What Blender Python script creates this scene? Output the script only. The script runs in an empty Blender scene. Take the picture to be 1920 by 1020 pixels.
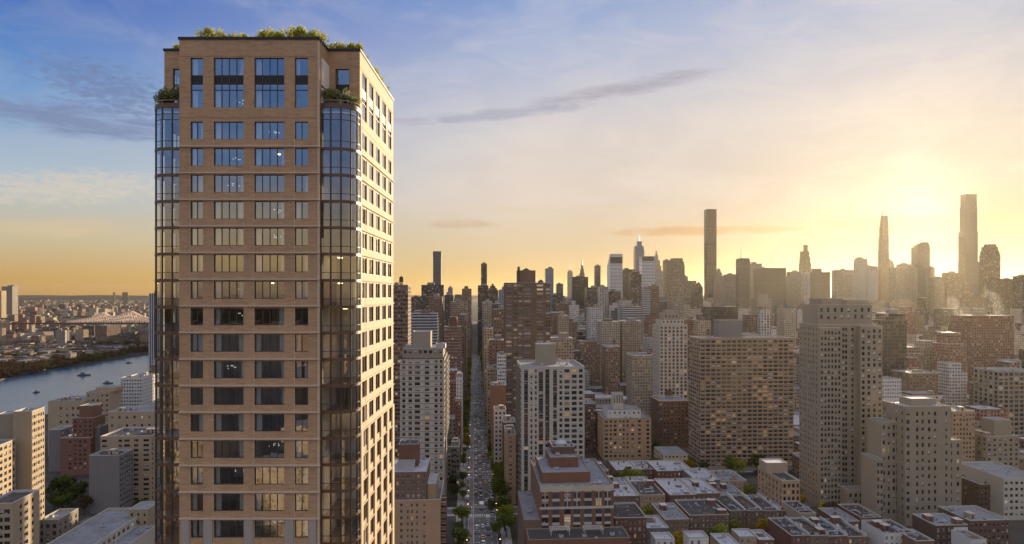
import bpy, math, random
from mathutils import Vector, Matrix
R = random.Random(11)
S = bpy.context.scene
COL = S.collection
rad = math.radians
# ---------------------------------------------------------------- camera
CX, CY, F, H = 980.0, 553.0, 1300.0, 130.0      # focal length in pixels of the 1920 px photo, eye height in metres
cam_d = bpy.data.cameras.new('camera')
cam = bpy.data.objects.new('camera', cam_d); COL.objects.link(cam)
cam.location = (0, 0, H); cam.rotation_euler = (rad(90), 0, 0)
cam_d.sensor_width = 36; cam_d.lens = F/1920*36
cam_d.shift_x = (960-CX)/1920; cam_d.shift_y = (CY-510)/1920
cam_d.clip_start = .5; cam_d.clip_end = 90000
S.camera = cam
# ---------------------------------------------------------------- light
SUN_AZ, SUN_EL = rad(29.8), rad(7.8)
sd_ = bpy.data.lights.new('sun', 'SUN'); sd_.energy = 4.6; sd_.angle = rad(.5); sd_.color = (1, .79, .52)
sun = bpy.data.objects.new('sun', sd_); COL.objects.link(sun)
sv = Vector((math.sin(SUN_AZ)*math.cos(SUN_EL), math.cos(SUN_AZ)*math.cos(SUN_EL), math.sin(SUN_EL)))
sun.rotation_euler = sv.to_track_quat('Z', 'Y').to_euler()
sun.location = (0, 0, 900)
V = S.view_settings
S.display_settings.display_device = 'sRGB'
V.view_transform = 'Standard'; V.look = 'None'; V.gamma = 1; V.use_curve_mapping = False
V.exposure = 1.0
SKY_STRENGTH = .12
HAZE_DENS, HAZE_G, HAZE_COL = 1.05e-5, .77, (1, .89, .66)
cy_ = S.cycles
cy_.use_denoising = True
try: cy_.denoiser = 'OPENIMAGEDENOISE'
except Exception: pass
cy_.max_bounces = 6; cy_.diffuse_bounces = 3; cy_.glossy_bounces = 3; cy_.transmission_bounces = 4
cy_.transparent_max_bounces = 10; cy_.volume_bounces = 1
cy_.caustics_reflective = False; cy_.caustics_refractive = False
cy_.sample_clamp_indirect = 4

class NT:
    """small node helper"""
    def __init__(s, t): s.t = t; s.n = t.nodes; s.l = t.links
    def N(s, typ, **k):
        n = s.n.new(typ)
        for a, v in k.items(): setattr(n, a, v)
        return n
    def put(s, sock, v):
        if isinstance(v, bpy.types.NodeSocket): s.l.new(v, sock)
        elif v is not None: sock.default_value = v
    def math(s, op, a, b=None, c=None, clamp=False):
        n = s.N('ShaderNodeMath', operation=op, use_clamp=clamp)
        s.put(n.inputs[0], a); s.put(n.inputs[1], b); s.put(n.inputs[2], c)
        return n.outputs[0]
    def mix(s, f, a, b, typ='MIX'):
        n = s.N('ShaderNodeMix', data_type='RGBA', blend_type=typ)
        s.put(n.inputs[0], f); s.put(n.inputs[6], col4(a)); s.put(n.inputs[7], col4(b))
        return n.outputs[2]
    def ramp(s, f, stops, interp='LINEAR'):
        n = s.N('ShaderNodeValToRGB'); r = n.color_ramp; r.interpolation = interp
        while len(r.elements) < len(stops): r.elements.new(.5)
        for e, (p, c) in zip(r.elements, stops): e.position = p; e.color = col4(c)
        s.put(n.inputs[0], f)
        return n.outputs[0]
    def noise(s, vec, scale, detail=3, rough=.55, dist=0):
        n = s.N('ShaderNodeTexNoise'); s.put(n.inputs['Vector'], vec)
        n.inputs['Scale'].default_value = scale; n.inputs['Detail'].default_value = detail
        n.inputs['Roughness'].default_value = rough; n.inputs['Distortion'].default_value = dist
        return n.outputs[0]
    def mapr(s, v, a, b, c=0., d=1.):
        n = s.N('ShaderNodeMapRange'); n.clamp = True; s.put(n.inputs[0], v)
        for i, x in enumerate((a, b, c, d)): n.inputs[1+i].default_value = x
        return n.outputs[0]
    def vmul(s, v, t):
        n = s.N('ShaderNodeVectorMath', operation='MULTIPLY'); s.put(n.inputs[0], v); n.inputs[1].default_value = t
        return n.outputs[0]
    def vadd(s, v, t):
        n = s.N('ShaderNodeVectorMath', operation='ADD'); s.put(n.inputs[0], v); s.put(n.inputs[1], t)
        return n.outputs[0]
def col4(c):
    if isinstance(c, (tuple, list)) and len(c) == 3: return (c[0], c[1], c[2], 1)
    return c

# ---------------------------------------------------------------- sky
W = bpy.data.worlds.new('World'); S.world = W; W.use_nodes = True
t = NT(W.node_tree); t.n.clear()
out = t.N('ShaderNodeOutputWorld'); bg = t.N('ShaderNodeBackground')
sky = t.N('ShaderNodeTexSky', sky_type='NISHITA'); sky.sun_disc = False
sky.sun_elevation = SUN_EL; sky.sun_rotation = SUN_AZ
sky.altitude = 100; sky.air_density = 1.0; sky.dust_density = 1.2; sky.ozone_density = 2.2
tc = t.N('ShaderNodeTexCoord'); g = tc.outputs['Generated']
sx = t.N('ShaderNodeSeparateXYZ'); t.l.new(g, sx.inputs[0])
x_, y_, z_ = sx.outputs
el = t.math('ARCSINE', z_); az = t.math('ARCTAN2', x_, y_)
EXPO = 2**V.exposure
def lin(r, g_, b):
    f = lambda c: (c/255/12.92 if c/255 <= .04045 else ((c/255+.055)/1.055)**2.4)
    return (f(r), f(g_), f(b))
eln = t.math('DIVIDE', t.math('MULTIPLY', el, 180/math.pi), 60.0, clamp=True)     # 0..60 degrees
def elramp(stops): return t.ramp(eln, [(e/60, lin(*c)) for e, c in stops])
r_left = elramp([(0, (190, 140, 60)), (1.2, (198, 156, 86)), (4, (198, 182, 148)), (8, (170, 186, 198)), (14, (104, 147, 200)), (20, (52, 98, 180)), (27, (50, 92, 172)), (60, (150, 160, 182))])
r_mid = elramp([(0, (222, 170, 84)), (1.2, (224, 182, 104)), (4, (212, 188, 150)), (8, (216, 200, 186)), (13, (208, 200, 198)), (18, (172, 180, 204)), (23, (128, 154, 202)), (60, (160, 166, 184))])
r_right = elramp([(0, (184, 140, 66)), (1.2, (182, 148, 80)), (4, (172, 152, 118)), (8, (178, 168, 160)), (14, (192, 188, 188)), (20, (174, 182, 202)), (27, (146, 162, 196)), (60, (160, 166, 184))])
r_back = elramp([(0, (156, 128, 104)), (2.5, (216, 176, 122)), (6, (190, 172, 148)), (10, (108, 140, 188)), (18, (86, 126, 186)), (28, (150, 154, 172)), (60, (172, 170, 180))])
azd = t.math('MULTIPLY', az, 180/math.pi)
f1 = t.mapr(azd, -36, 0); f2 = t.mapr(azd, 0, 30)
sky_pal = t.mix(f2, t.mix(f1, r_left, r_mid), r_right)
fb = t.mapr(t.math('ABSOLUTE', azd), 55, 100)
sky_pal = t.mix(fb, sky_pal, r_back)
# pale sun glow added to the sky colour
dn = t.N('ShaderNodeVectorMath', operation='DOT_PRODUCT'); t.l.new(g, dn.inputs[0]); dn.inputs[1].default_value = Vector((math.sin(SUN_AZ)*math.cos(rad(6.4)), math.cos(SUN_AZ)*math.cos(rad(6.4)), math.sin(rad(6.4))))      # glow centred a little below the sun
ang = t.math('MULTIPLY', t.math('ARCCOSINE', dn.outputs['Value']), 180/math.pi)
glow = t.math('POWER', t.mapr(ang, 5.0, 0), 1.5)
# clouds: streaks placed by bearing and elevation, broken up by noise
cv = t.N('ShaderNodeCombineXYZ'); t.put(cv.inputs[0], t.math('MULTIPLY', azd, .16)); t.put(cv.inputs[1], t.math('MULTIPLY', t.math('MULTIPLY', el, 180/math.pi), .9))
nz = t.noise(cv.outputs[0], 1.6, 6, .62, .6)
nz0 = t.noise(t.vmul(cv.outputs[0], (.7, .35, 1)), 1.1, 5, .6, .8)
nz2 = t.noise(t.vmul(cv.outputs[0], (3.2, 1.7, 1)), 2.2, 6, .65, .4)
eld = t.math('MULTIPLY', el, 180/math.pi)
def streak(base, a0, e0, sa, se, rot, col, amt, n, lo, hi):
    c, s = math.cos(rad(rot)), math.sin(rad(rot))
    da = t.math('SUBTRACT', azd, a0); de = t.math('SUBTRACT', eld, e0)
    u = t.math('ADD', t.math('MULTIPLY', da, c/sa), t.math('MULTIPLY', de, s/sa))
    v = t.math('ADD', t.math('MULTIPLY', da, -s/se), t.math('MULTIPLY', de, c/se))
    r2 = t.math('ADD', t.math('MULTIPLY', u, u), t.math('MULTIPLY', v, v))
    m = t.math('SUBTRACT', 1.0, r2)
    m = t.math('ADD', t.math('MULTIPLY', m, .55), t.math('MULTIPLY', t.math('SUBTRACT', n, .5), 1.9))
    m = t.mapr(m, lo, hi, 0, amt)
    inside = t.mapr(r2, 1.6, .7)
    return t.mix(t.math('MULTIPLY', m, inside), base, lin(*col))
c0 = sky_pal
cir = t.mapr(nz0, .42, .8, 0, .3)
cirm = t.math('MULTIPLY', cir, t.mapr(eld, 1, 9))
c0 = t.mix(cirm, c0, t.mix(f1, lin(186, 190, 196), lin(240, 226, 214)))
c0 = streak(c0, 8.4, 16.4, 8.5, .7, 8, (146, 142, 160), .85, nz, -.1, .85)
c0 = streak(c0, -2, 14.6, 9, .5, 5, (160, 162, 180), .7, nz, .0, .5)
c0 = streak(c0, -9, 13.9, 3.4, .35, 2, (176, 162, 172), .6, nz, .1, .6)
c0 = streak(c0, -33, 12.0, 9, 1.25, -2, (116, 130, 166), .8, nz, .0, .6)
c0 = streak(c0, -31, 14.4, 6, 2.2, -12, (108, 124, 164), .75, nz2, .15, .6)
c0 = streak(c0, -33, 7.4, 8, 1.5, 6, (214, 200, 182), .7, nz2, .1, .6)
c0 = streak(c0, -34, 4.6, 6, .8, 3, (214, 190, 152), .6, nz, .1, .6)
c0 = streak(c0, -4.5, 5.8, 4.2, .55, 0, (198, 174, 148), .8, nz, .1, .6)
c0 = streak(c0, 14.5, 5.1, 8, .42, 0, (190, 146, 100), .9, nz, -.1, .5)
c0 = streak(c0, 31, 5.0, 8, .9, -2, (196, 160, 122), .85, nz, -.1, .6)
c0 = streak(c0, 34, 2.6, 6, .5, -2, (226, 186, 120), .6, nz, .1, .6)
ga = t.N('ShaderNodeMix', data_type='RGBA', blend_type='ADD'); ga.inputs[0].default_value = 1
t.put(ga.inputs[6], c0)
gm = t.N('ShaderNodeVectorMath', operation='SCALE'); gm.inputs[0].default_value = (.24, .22, .17); t.put(gm.inputs[3], glow)
t.l.new(gm.outputs[0], ga.inputs[7])
# the physical sky, softened, carries part of the light; the hand-set sky colours carry the rest
comp = t.N('ShaderNodeVectorMath', operation='SCALE'); t.l.new(sky.outputs[0], comp.inputs[0]); comp.inputs[3].default_value = .05
div = t.N('ShaderNodeVectorMath', operation='SCALE'); t.l.new(ga.outputs[2], div.inputs[0])
div.inputs[3].default_value = 1/EXPO/SKY_STRENGTH
boost = t.mapr(t.math('ABSOLUTE', azd), 60, 120, 1.0, 1.48)  # sky brightened behind the eye to light the shaded fronts
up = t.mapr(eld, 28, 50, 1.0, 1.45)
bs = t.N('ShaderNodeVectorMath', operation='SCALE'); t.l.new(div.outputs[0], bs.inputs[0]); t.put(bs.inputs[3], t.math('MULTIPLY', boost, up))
mn = t.N('ShaderNodeVectorMath', operation='MINIMUM'); t.l.new(comp.outputs[0], mn.inputs[0]); mn.inputs[1].default_value = (.2, .2, .2)
ad = t.N('ShaderNodeVectorMath', operation='ADD'); t.l.new(bs.outputs[0], ad.inputs[0]); t.l.new(mn.outputs[0], ad.inputs[1])
below = t.mapr(z_, -.02, .0)
fin = t.mix(below, lin(60, 52, 45), ad.outputs[0])
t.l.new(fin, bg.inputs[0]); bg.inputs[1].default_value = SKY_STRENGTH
t.l.new(bg.outputs[0], out.inputs[0])
# ---------------------------------------------------------------- mesh + object helpers
class MB:
    def __init__(s): s.v = []; s.f = []; s.m = []; s.uv = []
    def quad(s, a, b, c, d, m=0, uv=None):
        i = len(s.v); s.v += [a, b, c, d]; s.f.append((i, i+1, i+2, i+3)); s.m.append(m)
        s.uv += uv or [(0, 0)]*4
    def poly(s, pts, m=0):
        i = len(s.v); s.v += pts; s.f.append(tuple(range(i, i+len(pts)))); s.m.append(m); s.uv += [(p[0], p[1]) for p in pts]
    def wall(s, p, q, z0, z1, m=0, u0=0.):
        """vertical quad p->q (xy), outward normal on the right of p->q; uv in metres"""
        L = math.hypot(q[0]-p[0], q[1]-p[1])
        s.quad((p[0], p[1], z0), (q[0], q[1], z0), (q[0], q[1], z1), (p[0], p[1], z1), m, [(u0, z0), (u0+L, z0), (u0+L, z1), (u0, z1)])
    def prism(s, pts, z0, z1, m=0, mt=None, bottom=False):
        """pts counter-clockwise"""
        u = 0
        for a, b in zip(pts, pts[1:]+pts[:1]):
            s.wall(a, b, z0, z1, m, u); u += math.hypot(b[0]-a[0], b[1]-a[1])
        s.poly([(p[0], p[1], z1) for p in pts], m if mt is None else mt)
        if bottom: s.poly([(p[0], p[1], z0) for p in reversed(pts)], m)
    def box(s, x0, x1, y0, y1, z0, z1, m=0, mt=None, bottom=True):
        s.prism([(x0, y0), (x1, y0), (x1, y1), (x0, y1)], z0, z1, m, mt, bottom)
    def cyl(s, x, y, r, z0, z1, n=12, m=0, r1=None, mt=None):
        r1 = r if r1 is None else r1
        A = [(x+r*math.cos(6.28318*i/n), y+r*math.sin(6.28318*i/n), z0) for i in range(n)]
        B = [(x+r1*math.cos(6.28318*i/n), y+r1*math.sin(6.28318*i/n), z1) for i in range(n)]
        for i in range(n):
            j = (i+1) % n; s.quad(A[i], A[j], B[j], B[i], m)
        if r1 > .01: s.poly(B, m if mt is None else mt)
    def bar(s, a, b, w, m=0, h=None):
        """square bar between two points"""
        a = Vector(a); b = Vector(b); d = (b-a).normalized()
        up = Vector((0, 0, 1)) if abs(d.z) < .9 else Vector((0, 1, 0))
        e1 = d.cross(up).normalized()*(w/2); e2 = d.cross(e1).normalized()*((h or w)/2)
        P = [a+e1+e2, a+e1-e2, a-e1-e2, a-e1+e2]; Q = [p+(b-a) for p in P]
        for i in range(4):
            j = (i+1) % 4; s.quad(tuple(P[j]), tuple(P[i]), tuple(Q[i]), tuple(Q[j]), m)
        s.quad(*[tuple(p) for p in P], m); s.quad(*[tuple(p) for p in reversed(Q)], m)
    def mesh(s, name, mats, smooth=False):
        me = bpy.data.meshes.new(name); me.from_pydata(s.v, [], s.f)
        for m in mats: me.materials.append(m)
        me.polygons.foreach_set('material_index', s.m)
        uvl = me.uv_layers.new(name='uv'); uvl.data.foreach_set('uv', [c for p in s.uv for c in p])
        if smooth: me.polygons.foreach_set('use_smooth', [True]*len(s.f))
        me.update()
        return me
    def build(s, name, mats, parent=None, loc=None, rot=0., smooth=False):
        return link(name, s.mesh(name, mats, smooth), parent, loc, rot)
def link(name, me, parent=None, loc=None, rot=0.):
    o = bpy.data.objects.new(name, me); COL.objects.link(o)
    if parent is not None: o.parent = parent
    if loc is not None: o.location = loc
    if rot: o.rotation_euler = (0, 0, rot)
    return o
def tag(o, label=None, cat=None, group=None, kind=None):
    if label: o['label'] = label
    if cat: o['category'] = cat
    if group: o['group'] = group
    if kind: o['kind'] = kind
    return o
def wx(px, d): return (px-CX)/F*d
def wz(py, d): return H+(CY-py)/F*d

# ---------------------------------------------------------------- materials
def newmat(name):
    m = bpy.data.materials.new(name); m.use_nodes = True
    t = NT(m.node_tree); b = t.n.get('Principled BSDF')
    return m, t, b
def M(name, base, rough=.85, var=.14, scale=.35, rnd=0., spec=.3, streak=.12, metal=0., fine=0.):
    m, t, b = newmat(name)
    tc = t.N('ShaderNodeTexCoord'); o = tc.outputs['Object']
    n1 = t.noise(o, scale, 4)
    n2 = t.noise(t.vmul(o, (1.3, 1.3, .07)), 1.0, 4, .6)            # rain streaks and dirt runs
    f = t.math('ADD', t.math('MULTIPLY', t.math('SUBTRACT', n1, .5), 2*var), t.math('MULTIPLY', t.math('SUBTRACT', n2, .5), 2*streak))
    if fine:
        n3 = t.noise(t.vmul(o, (.35, .35, 2.4)), 1.7, 4, .75)            # brick courses
        f = t.math('ADD', f, t.math('MULTIPLY', t.math('SUBTRACT', n3, .5), 2*fine))
    f = t.math('ADD', f, 1.0)
    if rnd:
        oi = t.N('ShaderNodeObjectInfo')
        f = t.math('MULTIPLY', f, t.mapr(oi.outputs['Random'], 0, 1, 1-rnd, 1+rnd))
    s = t.N('ShaderNodeVectorMath', operation='SCALE'); s.inputs[0].default_value = base; t.put(s.inputs[3], f)
    t.l.new(s.outputs[0], b.inputs['Base Color'])
    b.inputs['Roughness'].default_value = rough; b.inputs['Metallic'].default_value = metal
    b.inputs['Specular IOR Level'].default_value = spec
    return m
def WM(name, wall, glass=(.02, .024, .03), pu=2.8, pv=3.2, wu=(.22, .78), wv=(.3, .78), lit=.04, rnd=.18, bands=.0, groups=0, wrough=.85, grough=.12, vary=1.):
    """far walls: windows by rule in metres along (u) and up (v) the wall"""
    m, t, b = newmat(name)
    uv = t.N('ShaderNodeUVMap'); sx = t.N('ShaderNodeSeparateXYZ'); t.l.new(uv.outputs[0], sx.inputs[0])
    u = t.math('DIVIDE', sx.outputs[0], pu); v = t.math('DIVIDE', sx.outputs[1], pv)
    fu = t.math('FRACT', u); fv = t.math('FRACT', v)
    def inside(x, a, c): return t.math('MULTIPLY', t.math('GREATER_THAN', x, a), t.math('LESS_THAN', x, c))
    w = t.math('MULTIPLY', inside(fu, *wu), inside(fv, *wv))
    oi = t.N('ShaderNodeObjectInfo')
    cv = t.N('ShaderNodeCombineXYZ'); t.put(cv.inputs[0], t.math('FLOOR', u)); t.put(cv.inputs[1], t.math('FLOOR', v)); t.put(cv.inputs[2], t.math('MULTIPLY', oi.outputs['Random'], 97))
    wn = t.N('ShaderNodeTexWhiteNoise', noise_dimensions='3D'); t.l.new(cv.outputs[0], wn.inputs['Vector'])
    r = wn.outputs['Value']
    if groups:                                              # some bays have no windows
        cg = t.math('FRACT', t.math('DIVIDE', t.math('FLOOR', u), groups))
        w = t.math('MULTIPLY', w, t.math('GREATER_THAN', cg, .5/groups))
    ob = t.N('ShaderNodeTexCoord').outputs['Object']
    n = t.noise(t.vmul(ob, (.5, .5, .05)), .5, 3)
    vf = t.math('MULTIPLY', t.mapr(oi.outputs['Random'], 0, 1, 1-rnd, 1+rnd), t.mapr(n, .25, .75, .86, 1.14))
    ws = t.N('ShaderNodeVectorMath', operation='SCALE'); ws.inputs[0].default_value = wall; t.put(ws.inputs[3], vf)
    wc = ws.outputs[0]
    if bands:
        wc = t.mix(t.math('MULTIPLY', t.math('LESS_THAN', fv, .1), bands), wc, (.5, .46, .4))
    gl = t.ramp(r, [(0, glass), (.5, tuple(c*(1.15+.45*vary) for c in glass)), (.72, tuple(c*(1.25+.75*vary)+.05*vary for c in glass)), (.9, tuple(c*1.3*(1-vary)+k*vary for c, k in zip(glass, (.3, .27, .22)))), (1, tuple(c*1.3*(1-vary)+k*vary for c, k in zip(glass, (.42, .37, .3))))])
    t.l.new(t.mix(w, wc, gl), b.inputs['Base Color'])
    t.l.new(t.mapr(w, 0, 1, wrough, grough), b.inputs['Roughness'])
    b.inputs['Specular IOR Level'].default_value = .5
    if lit:
        e = t.math('MULTIPLY', w, t.math('GREATER_THAN', r, 1-lit))
        b.inputs['Emission Color'].default_value = (1, .72, .38, 1)
        t.l.new(t.math('MULTIPLY', e, .10), b.inputs['Emission Strength'])
    return m
def G(name, base, rough=.08, spec=.8, emit=0., metal=0., ecol=(1, .74, .42, 1)):
    m, t, b = newmat(name)
    b.inputs['Base Color'].default_value = (*base, 1); b.inputs['Roughness'].default_value = rough
    b.inputs['Specular IOR Level'].default_value = spec; b.inputs['Metallic'].default_value = metal
    if emit:
        b.inputs['Emission Color'].default_value = ecol; b.inputs['Emission Strength'].default_value = emit
    return m
def clear_glass(name, tint, lo, hi):
    m = bpy.data.materials.new(name); m.use_nodes = True; t = NT(m.node_tree); t.n.clear()
    o = t.N('ShaderNodeOutputMaterial'); mx = t.N('ShaderNodeMixShader')
    tr = t.N('ShaderNodeBsdfTransparent'); tr.inputs[0].default_value = (*tint, 1)
    gl = t.N('ShaderNodeBsdfGlossy'); gl.inputs['Roughness'].default_value = .015; gl.inputs[0].default_value = (.92, .96, 1, 1)
    lw = t.N('ShaderNodeLayerWeight'); lw.inputs[0].default_value = .35
    # panes are never quite flat: a slight ripple in what they mirror
    tc = t.N('ShaderNodeTexCoord'); bp = t.N('ShaderNodeBump'); bp.inputs['Strength'].default_value = .25; bp.inputs['Distance'].default_value = .02
    t.l.new(t.noise(tc.outputs['Object'], .9, 2), bp.inputs['Height']); t.l.new(bp.outputs[0], gl.inputs['Normal'])
    t.l.new(t.mapr(lw.outputs['Facing'], 0, 1, lo, hi), mx.inputs[0])
    t.l.new(tr.outputs[0], mx.inputs[1]); t.l.new(gl.outputs[0], mx.inputs[2]); t.l.new(mx.outputs[0], o.inputs[0])
    return m
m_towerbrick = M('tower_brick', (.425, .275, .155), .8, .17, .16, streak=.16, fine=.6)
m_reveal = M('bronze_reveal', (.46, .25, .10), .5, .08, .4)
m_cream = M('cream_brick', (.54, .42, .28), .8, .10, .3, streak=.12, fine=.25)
m_ledge = M('limestone_ledge', (.55, .44, .33), .75, .06, .4, streak=.08)
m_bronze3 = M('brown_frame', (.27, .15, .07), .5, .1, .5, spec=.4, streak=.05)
m_bronze = M('bronze_frame', (.055, .036, .024), .45, .1, .5, spec=.5, streak=.05)
m_bronze2 = M('bronze_spandrel', (.12, .064, .03), .45, .1, .5, spec=.5, streak=.05)
m_black = M('dark_coping', (.022, .024, .022), .5, .1)
m_pane = clear_glass('window_glass', (.84, .89, .90), .25, .9)
m_pane_bay = clear_glass('bay_glass', (.94, .95, .93), .19, .85)
m_room = M('room_plaster', (.80, .72, .60), .9, .05, streak=.02)
m_ceil = M('room_ceiling', (.74, .70, .64), .9, .03, streak=.02)
m_floor = M('oak_floor', (.30, .20, .12), .5, .1)
m_curtain = M('curtain_cloth', (.66, .63, .58), .9, .1, 2)
m_dark_room = M('room_wood', (.16, .10, .06), .6, .2)
m_lamp = G('lamp_globe', (1, 1, 1), .4, .3, .35, ecol=(1, .93, .82, 1))
m_clight = G('ceiling_light_glow', (1, .9, .7), .4, .3, 3.0, ecol=(1, .74, .42, 1))
m_pilaster = M('grey_pilaster', (.36, .32, .28), .7, .05)
m_conc = M('roof_concrete', (.30, .29, .28), .9, .2, .2)

# ---------------------------------------------------------------- facades with real openings
def facade(mb, O, U, width, z0, z1, xs, rows, m=0, mr=0, dep=.25):
    """wall with recessed openings. xs: (a,b) along the wall; rows: (za,zb). Gives back each opening"""
    n = (U[1], -U[0])
    P = lambda u, z, e=0.: (O[0]+U[0]*u-n[0]*e, O[1]+U[1]*u-n[1]*e, z)
    def q(u0, u1, za, zb, mm):
        mb.quad(P(u0, za), P(u1, za), P(u1, zb), P(u0, zb), mm, [(u0, za), (u1, za), (u1, zb), (u0, zb)])
    zc = z0; ops = []
    for za, zb in sorted(rows):
        if za > zc+1e-4: q(0, width, zc, za, m)
        uc = 0
        for a, b in xs:
            if a > uc+1e-4: q(uc, a, za, zb, m)
            mb.quad(P(a, za), P(b, za), P(b, za, dep), P(a, za, dep), mr)      # sill
            mb.quad(P(a, zb, dep), P(b, zb, dep), P(b, zb), P(a, zb), mr)      # head
            mb.quad(P(a, za), P(a, za, dep), P(a, zb, dep), P(a, zb), mr)
            mb.quad(P(b, za, dep), P(b, za), P(b, zb), P(b, zb, dep), mr)
            ops.append((P(a, za, dep), math.atan2(U[1], U[0]), b-a, zb-za))
            uc = b
        if width > uc+1e-4: q(uc, width, za, zb, m)
        zc = zb
    if z1 > zc+1e-4: q(0, width, zc, z1, m)
    return ops
# ================================================================ THE MAIN TOWER
TX, TY, SC = -33.55, 85.0, 85/1300.
ROOF = wz(72, 85)
tower = MB()
xsF = [((a-466.3)*SC, (b-466.3)*SC) for a, b in ((356.5, 380), (400, 456), (476.3, 532.4), (552.2, 577))]
zT = (wz(201.6, 85), wz(108.3, 85))
PITCH = 49.85*SC
NROW = 20
rowz = [(wz(228, 85)-PITCH*k-2.16, wz(228, 85)-PITCH*k) for k in range(NROW)]
ledgez = [wz(274.5, 85)-PITCH*k for k in range(NROW)]
bx0, bx1, by0, by1 = -12.45, 12.65, 4.0, 27.0
hw = 8.55
BAYTOP = wz(203, 86)
rowsF = [zT]+rowz
fo = facade(tower, (-hw, 0), (1, 0), 2*hw, 0, ROOF, [(a+hw, b+hw) for a, b in xsF], rowsF, 0, 0, .22)
ysS = [(5.3, 8.0), (9.4, 12.1), (13.6, 16.4), (18.2, 21.0), (22.6, 25.3)]
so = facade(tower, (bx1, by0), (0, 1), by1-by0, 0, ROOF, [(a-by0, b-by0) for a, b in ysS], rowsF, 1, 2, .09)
lo_ = facade(tower, (bx0, by1), (0, -1), by1-by0, 0, ROOF, [(by1-b, by1-a) for a, b in reversed(ysS)], rowsF, 0, 0, .24)
tower.wall((bx1, by1), (bx0, by1), 0, ROOF, 0)
zt1 = (153.3, 159.03)
wo = facade(tower, (hw, by0), (1, 0), bx1-hw, BAYTOP, ROOF, [(.95, 2.75)], [zt1], 0, 0, .24)
wo += facade(tower, (bx0, by0), (1, 0), -hw-bx0, BAYTOP, ROOF, [(1.1, 2.9)], [zt1], 0, 0, .24)
wo2 = facade(tower, (hw, 0), (0, 1), 4, BAYTOP, ROOF, [(1.3, 2.7)], [zt1], 0, 0, .24)
wo2 += facade(tower, (-hw, 4), (0, -1), 4, BAYTOP, ROOF, [(1.3, 2.7)], [zt1], 0, 0, .24)
for s in (-1, 1):
    if s > 0: tower.wall((hw, 0), (hw, .8), 0, BAYTOP, 0)
    else: tower.wall((-hw, .8), (-hw, 0), 0, BAYTOP, 0)
# control joints of the brickwork: thin vertical reveals beside the windows
T = tower.build('residential_tower', [m_towerbrick, m_cream, m_reveal], loc=(TX, TY, 0))
tag(T, 'tall brown brick apartment tower with rounded glass corner bays and planted roof', 'apartment tower')
# ledges
lm = MB()
for z in ledgez:
    lm.box(-hw-.0, hw+.16, -.2, -.002, z-.07, z+.1, 0)
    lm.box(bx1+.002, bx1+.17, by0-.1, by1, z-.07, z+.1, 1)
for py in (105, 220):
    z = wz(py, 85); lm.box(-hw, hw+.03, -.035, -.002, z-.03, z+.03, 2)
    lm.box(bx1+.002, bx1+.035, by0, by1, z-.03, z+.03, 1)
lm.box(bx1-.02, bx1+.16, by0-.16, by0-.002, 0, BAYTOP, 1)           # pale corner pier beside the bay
lm.box(hw-.14, hw+.13, -.075, -.002, 0, ROOF-.4, 1)
for a, b in xsF:
    lm.box(a-.07, a-.002, -.03, -.002, 0, rowz[0][1]+.05, 1)
lm.build('stone_ledge', [m_ledge, m_cream, m_towerbrick], T)
# plain pilasters on the lower storeys
pm = MB(); zp = ledgez[14]-.07
edges = [-hw]+[c for ab in xsF for c in ab]+[hw]
for i in range(0, len(edges), 2):
    pm.box(edges[i]+(.3 if i == 0 else .12), edges[i+1]-(.3 if i == len(edges)-2 else .12), -.14, -.003, 0, zp, 0)
for i in range(6):
    ys = [by0]+[c for ab in ysS for c in ab]+[by1]
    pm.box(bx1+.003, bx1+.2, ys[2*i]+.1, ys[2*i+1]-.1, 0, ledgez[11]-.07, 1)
pm.build('pilaster', [m_pilaster, m_cream], T)
# roof and coping
rm = MB()
out_pts = [(-hw, 0), (hw, 0), (hw, by0), (bx1, by0), (bx1, by1), (bx0, by1), (bx0, by0), (-hw, by0)]
rm.poly([(x, y, ROOF-1.1) for x, y in out_pts], 0)
inn = [(-hw+.4, .4), (hw-.4, .4), (hw-.4, by0+.4), (bx1-.4, by0+.4), (bx1-.4, by1-.4), (bx0+.4, by1-.4), (bx0+.4, by0+.4), (-hw+.4, by0+.4)]
for a, b in zip(inn, inn[1:]+inn[:1]): rm.wall(b, a, ROOF-1.1, ROOF, 0)
rm.box(-5, 6, 9, 20, ROOF-1.1, ROOF+1.0, 0)
rm.build('roof', [m_conc], T)
cm = MB()
o2 = [(x+(.12 if x > 0 else -.12), y+(-.12 if y < 10 else .12)) for x, y in out_pts]
for i in range(8):
    j = (i+1) % 8
    a, b, c, d = o2[i], o2[j], inn[j], inn[i]
    cm.quad((*a, ROOF+.16), (*b, ROOF+.16), (*c, ROOF+.16), (*d, ROOF+.16)); cm.wall(a, b, ROOF-.14, ROOF+.16); cm.wall(c, d, ROOF, ROOF+.16)
    cm.quad((*out_pts[i], ROOF-.14), (*out_pts[j], ROOF-.14), (*b, ROOF-.14), (*a, ROOF-.14))
cm.build('coping', [m_black], T)
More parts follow.
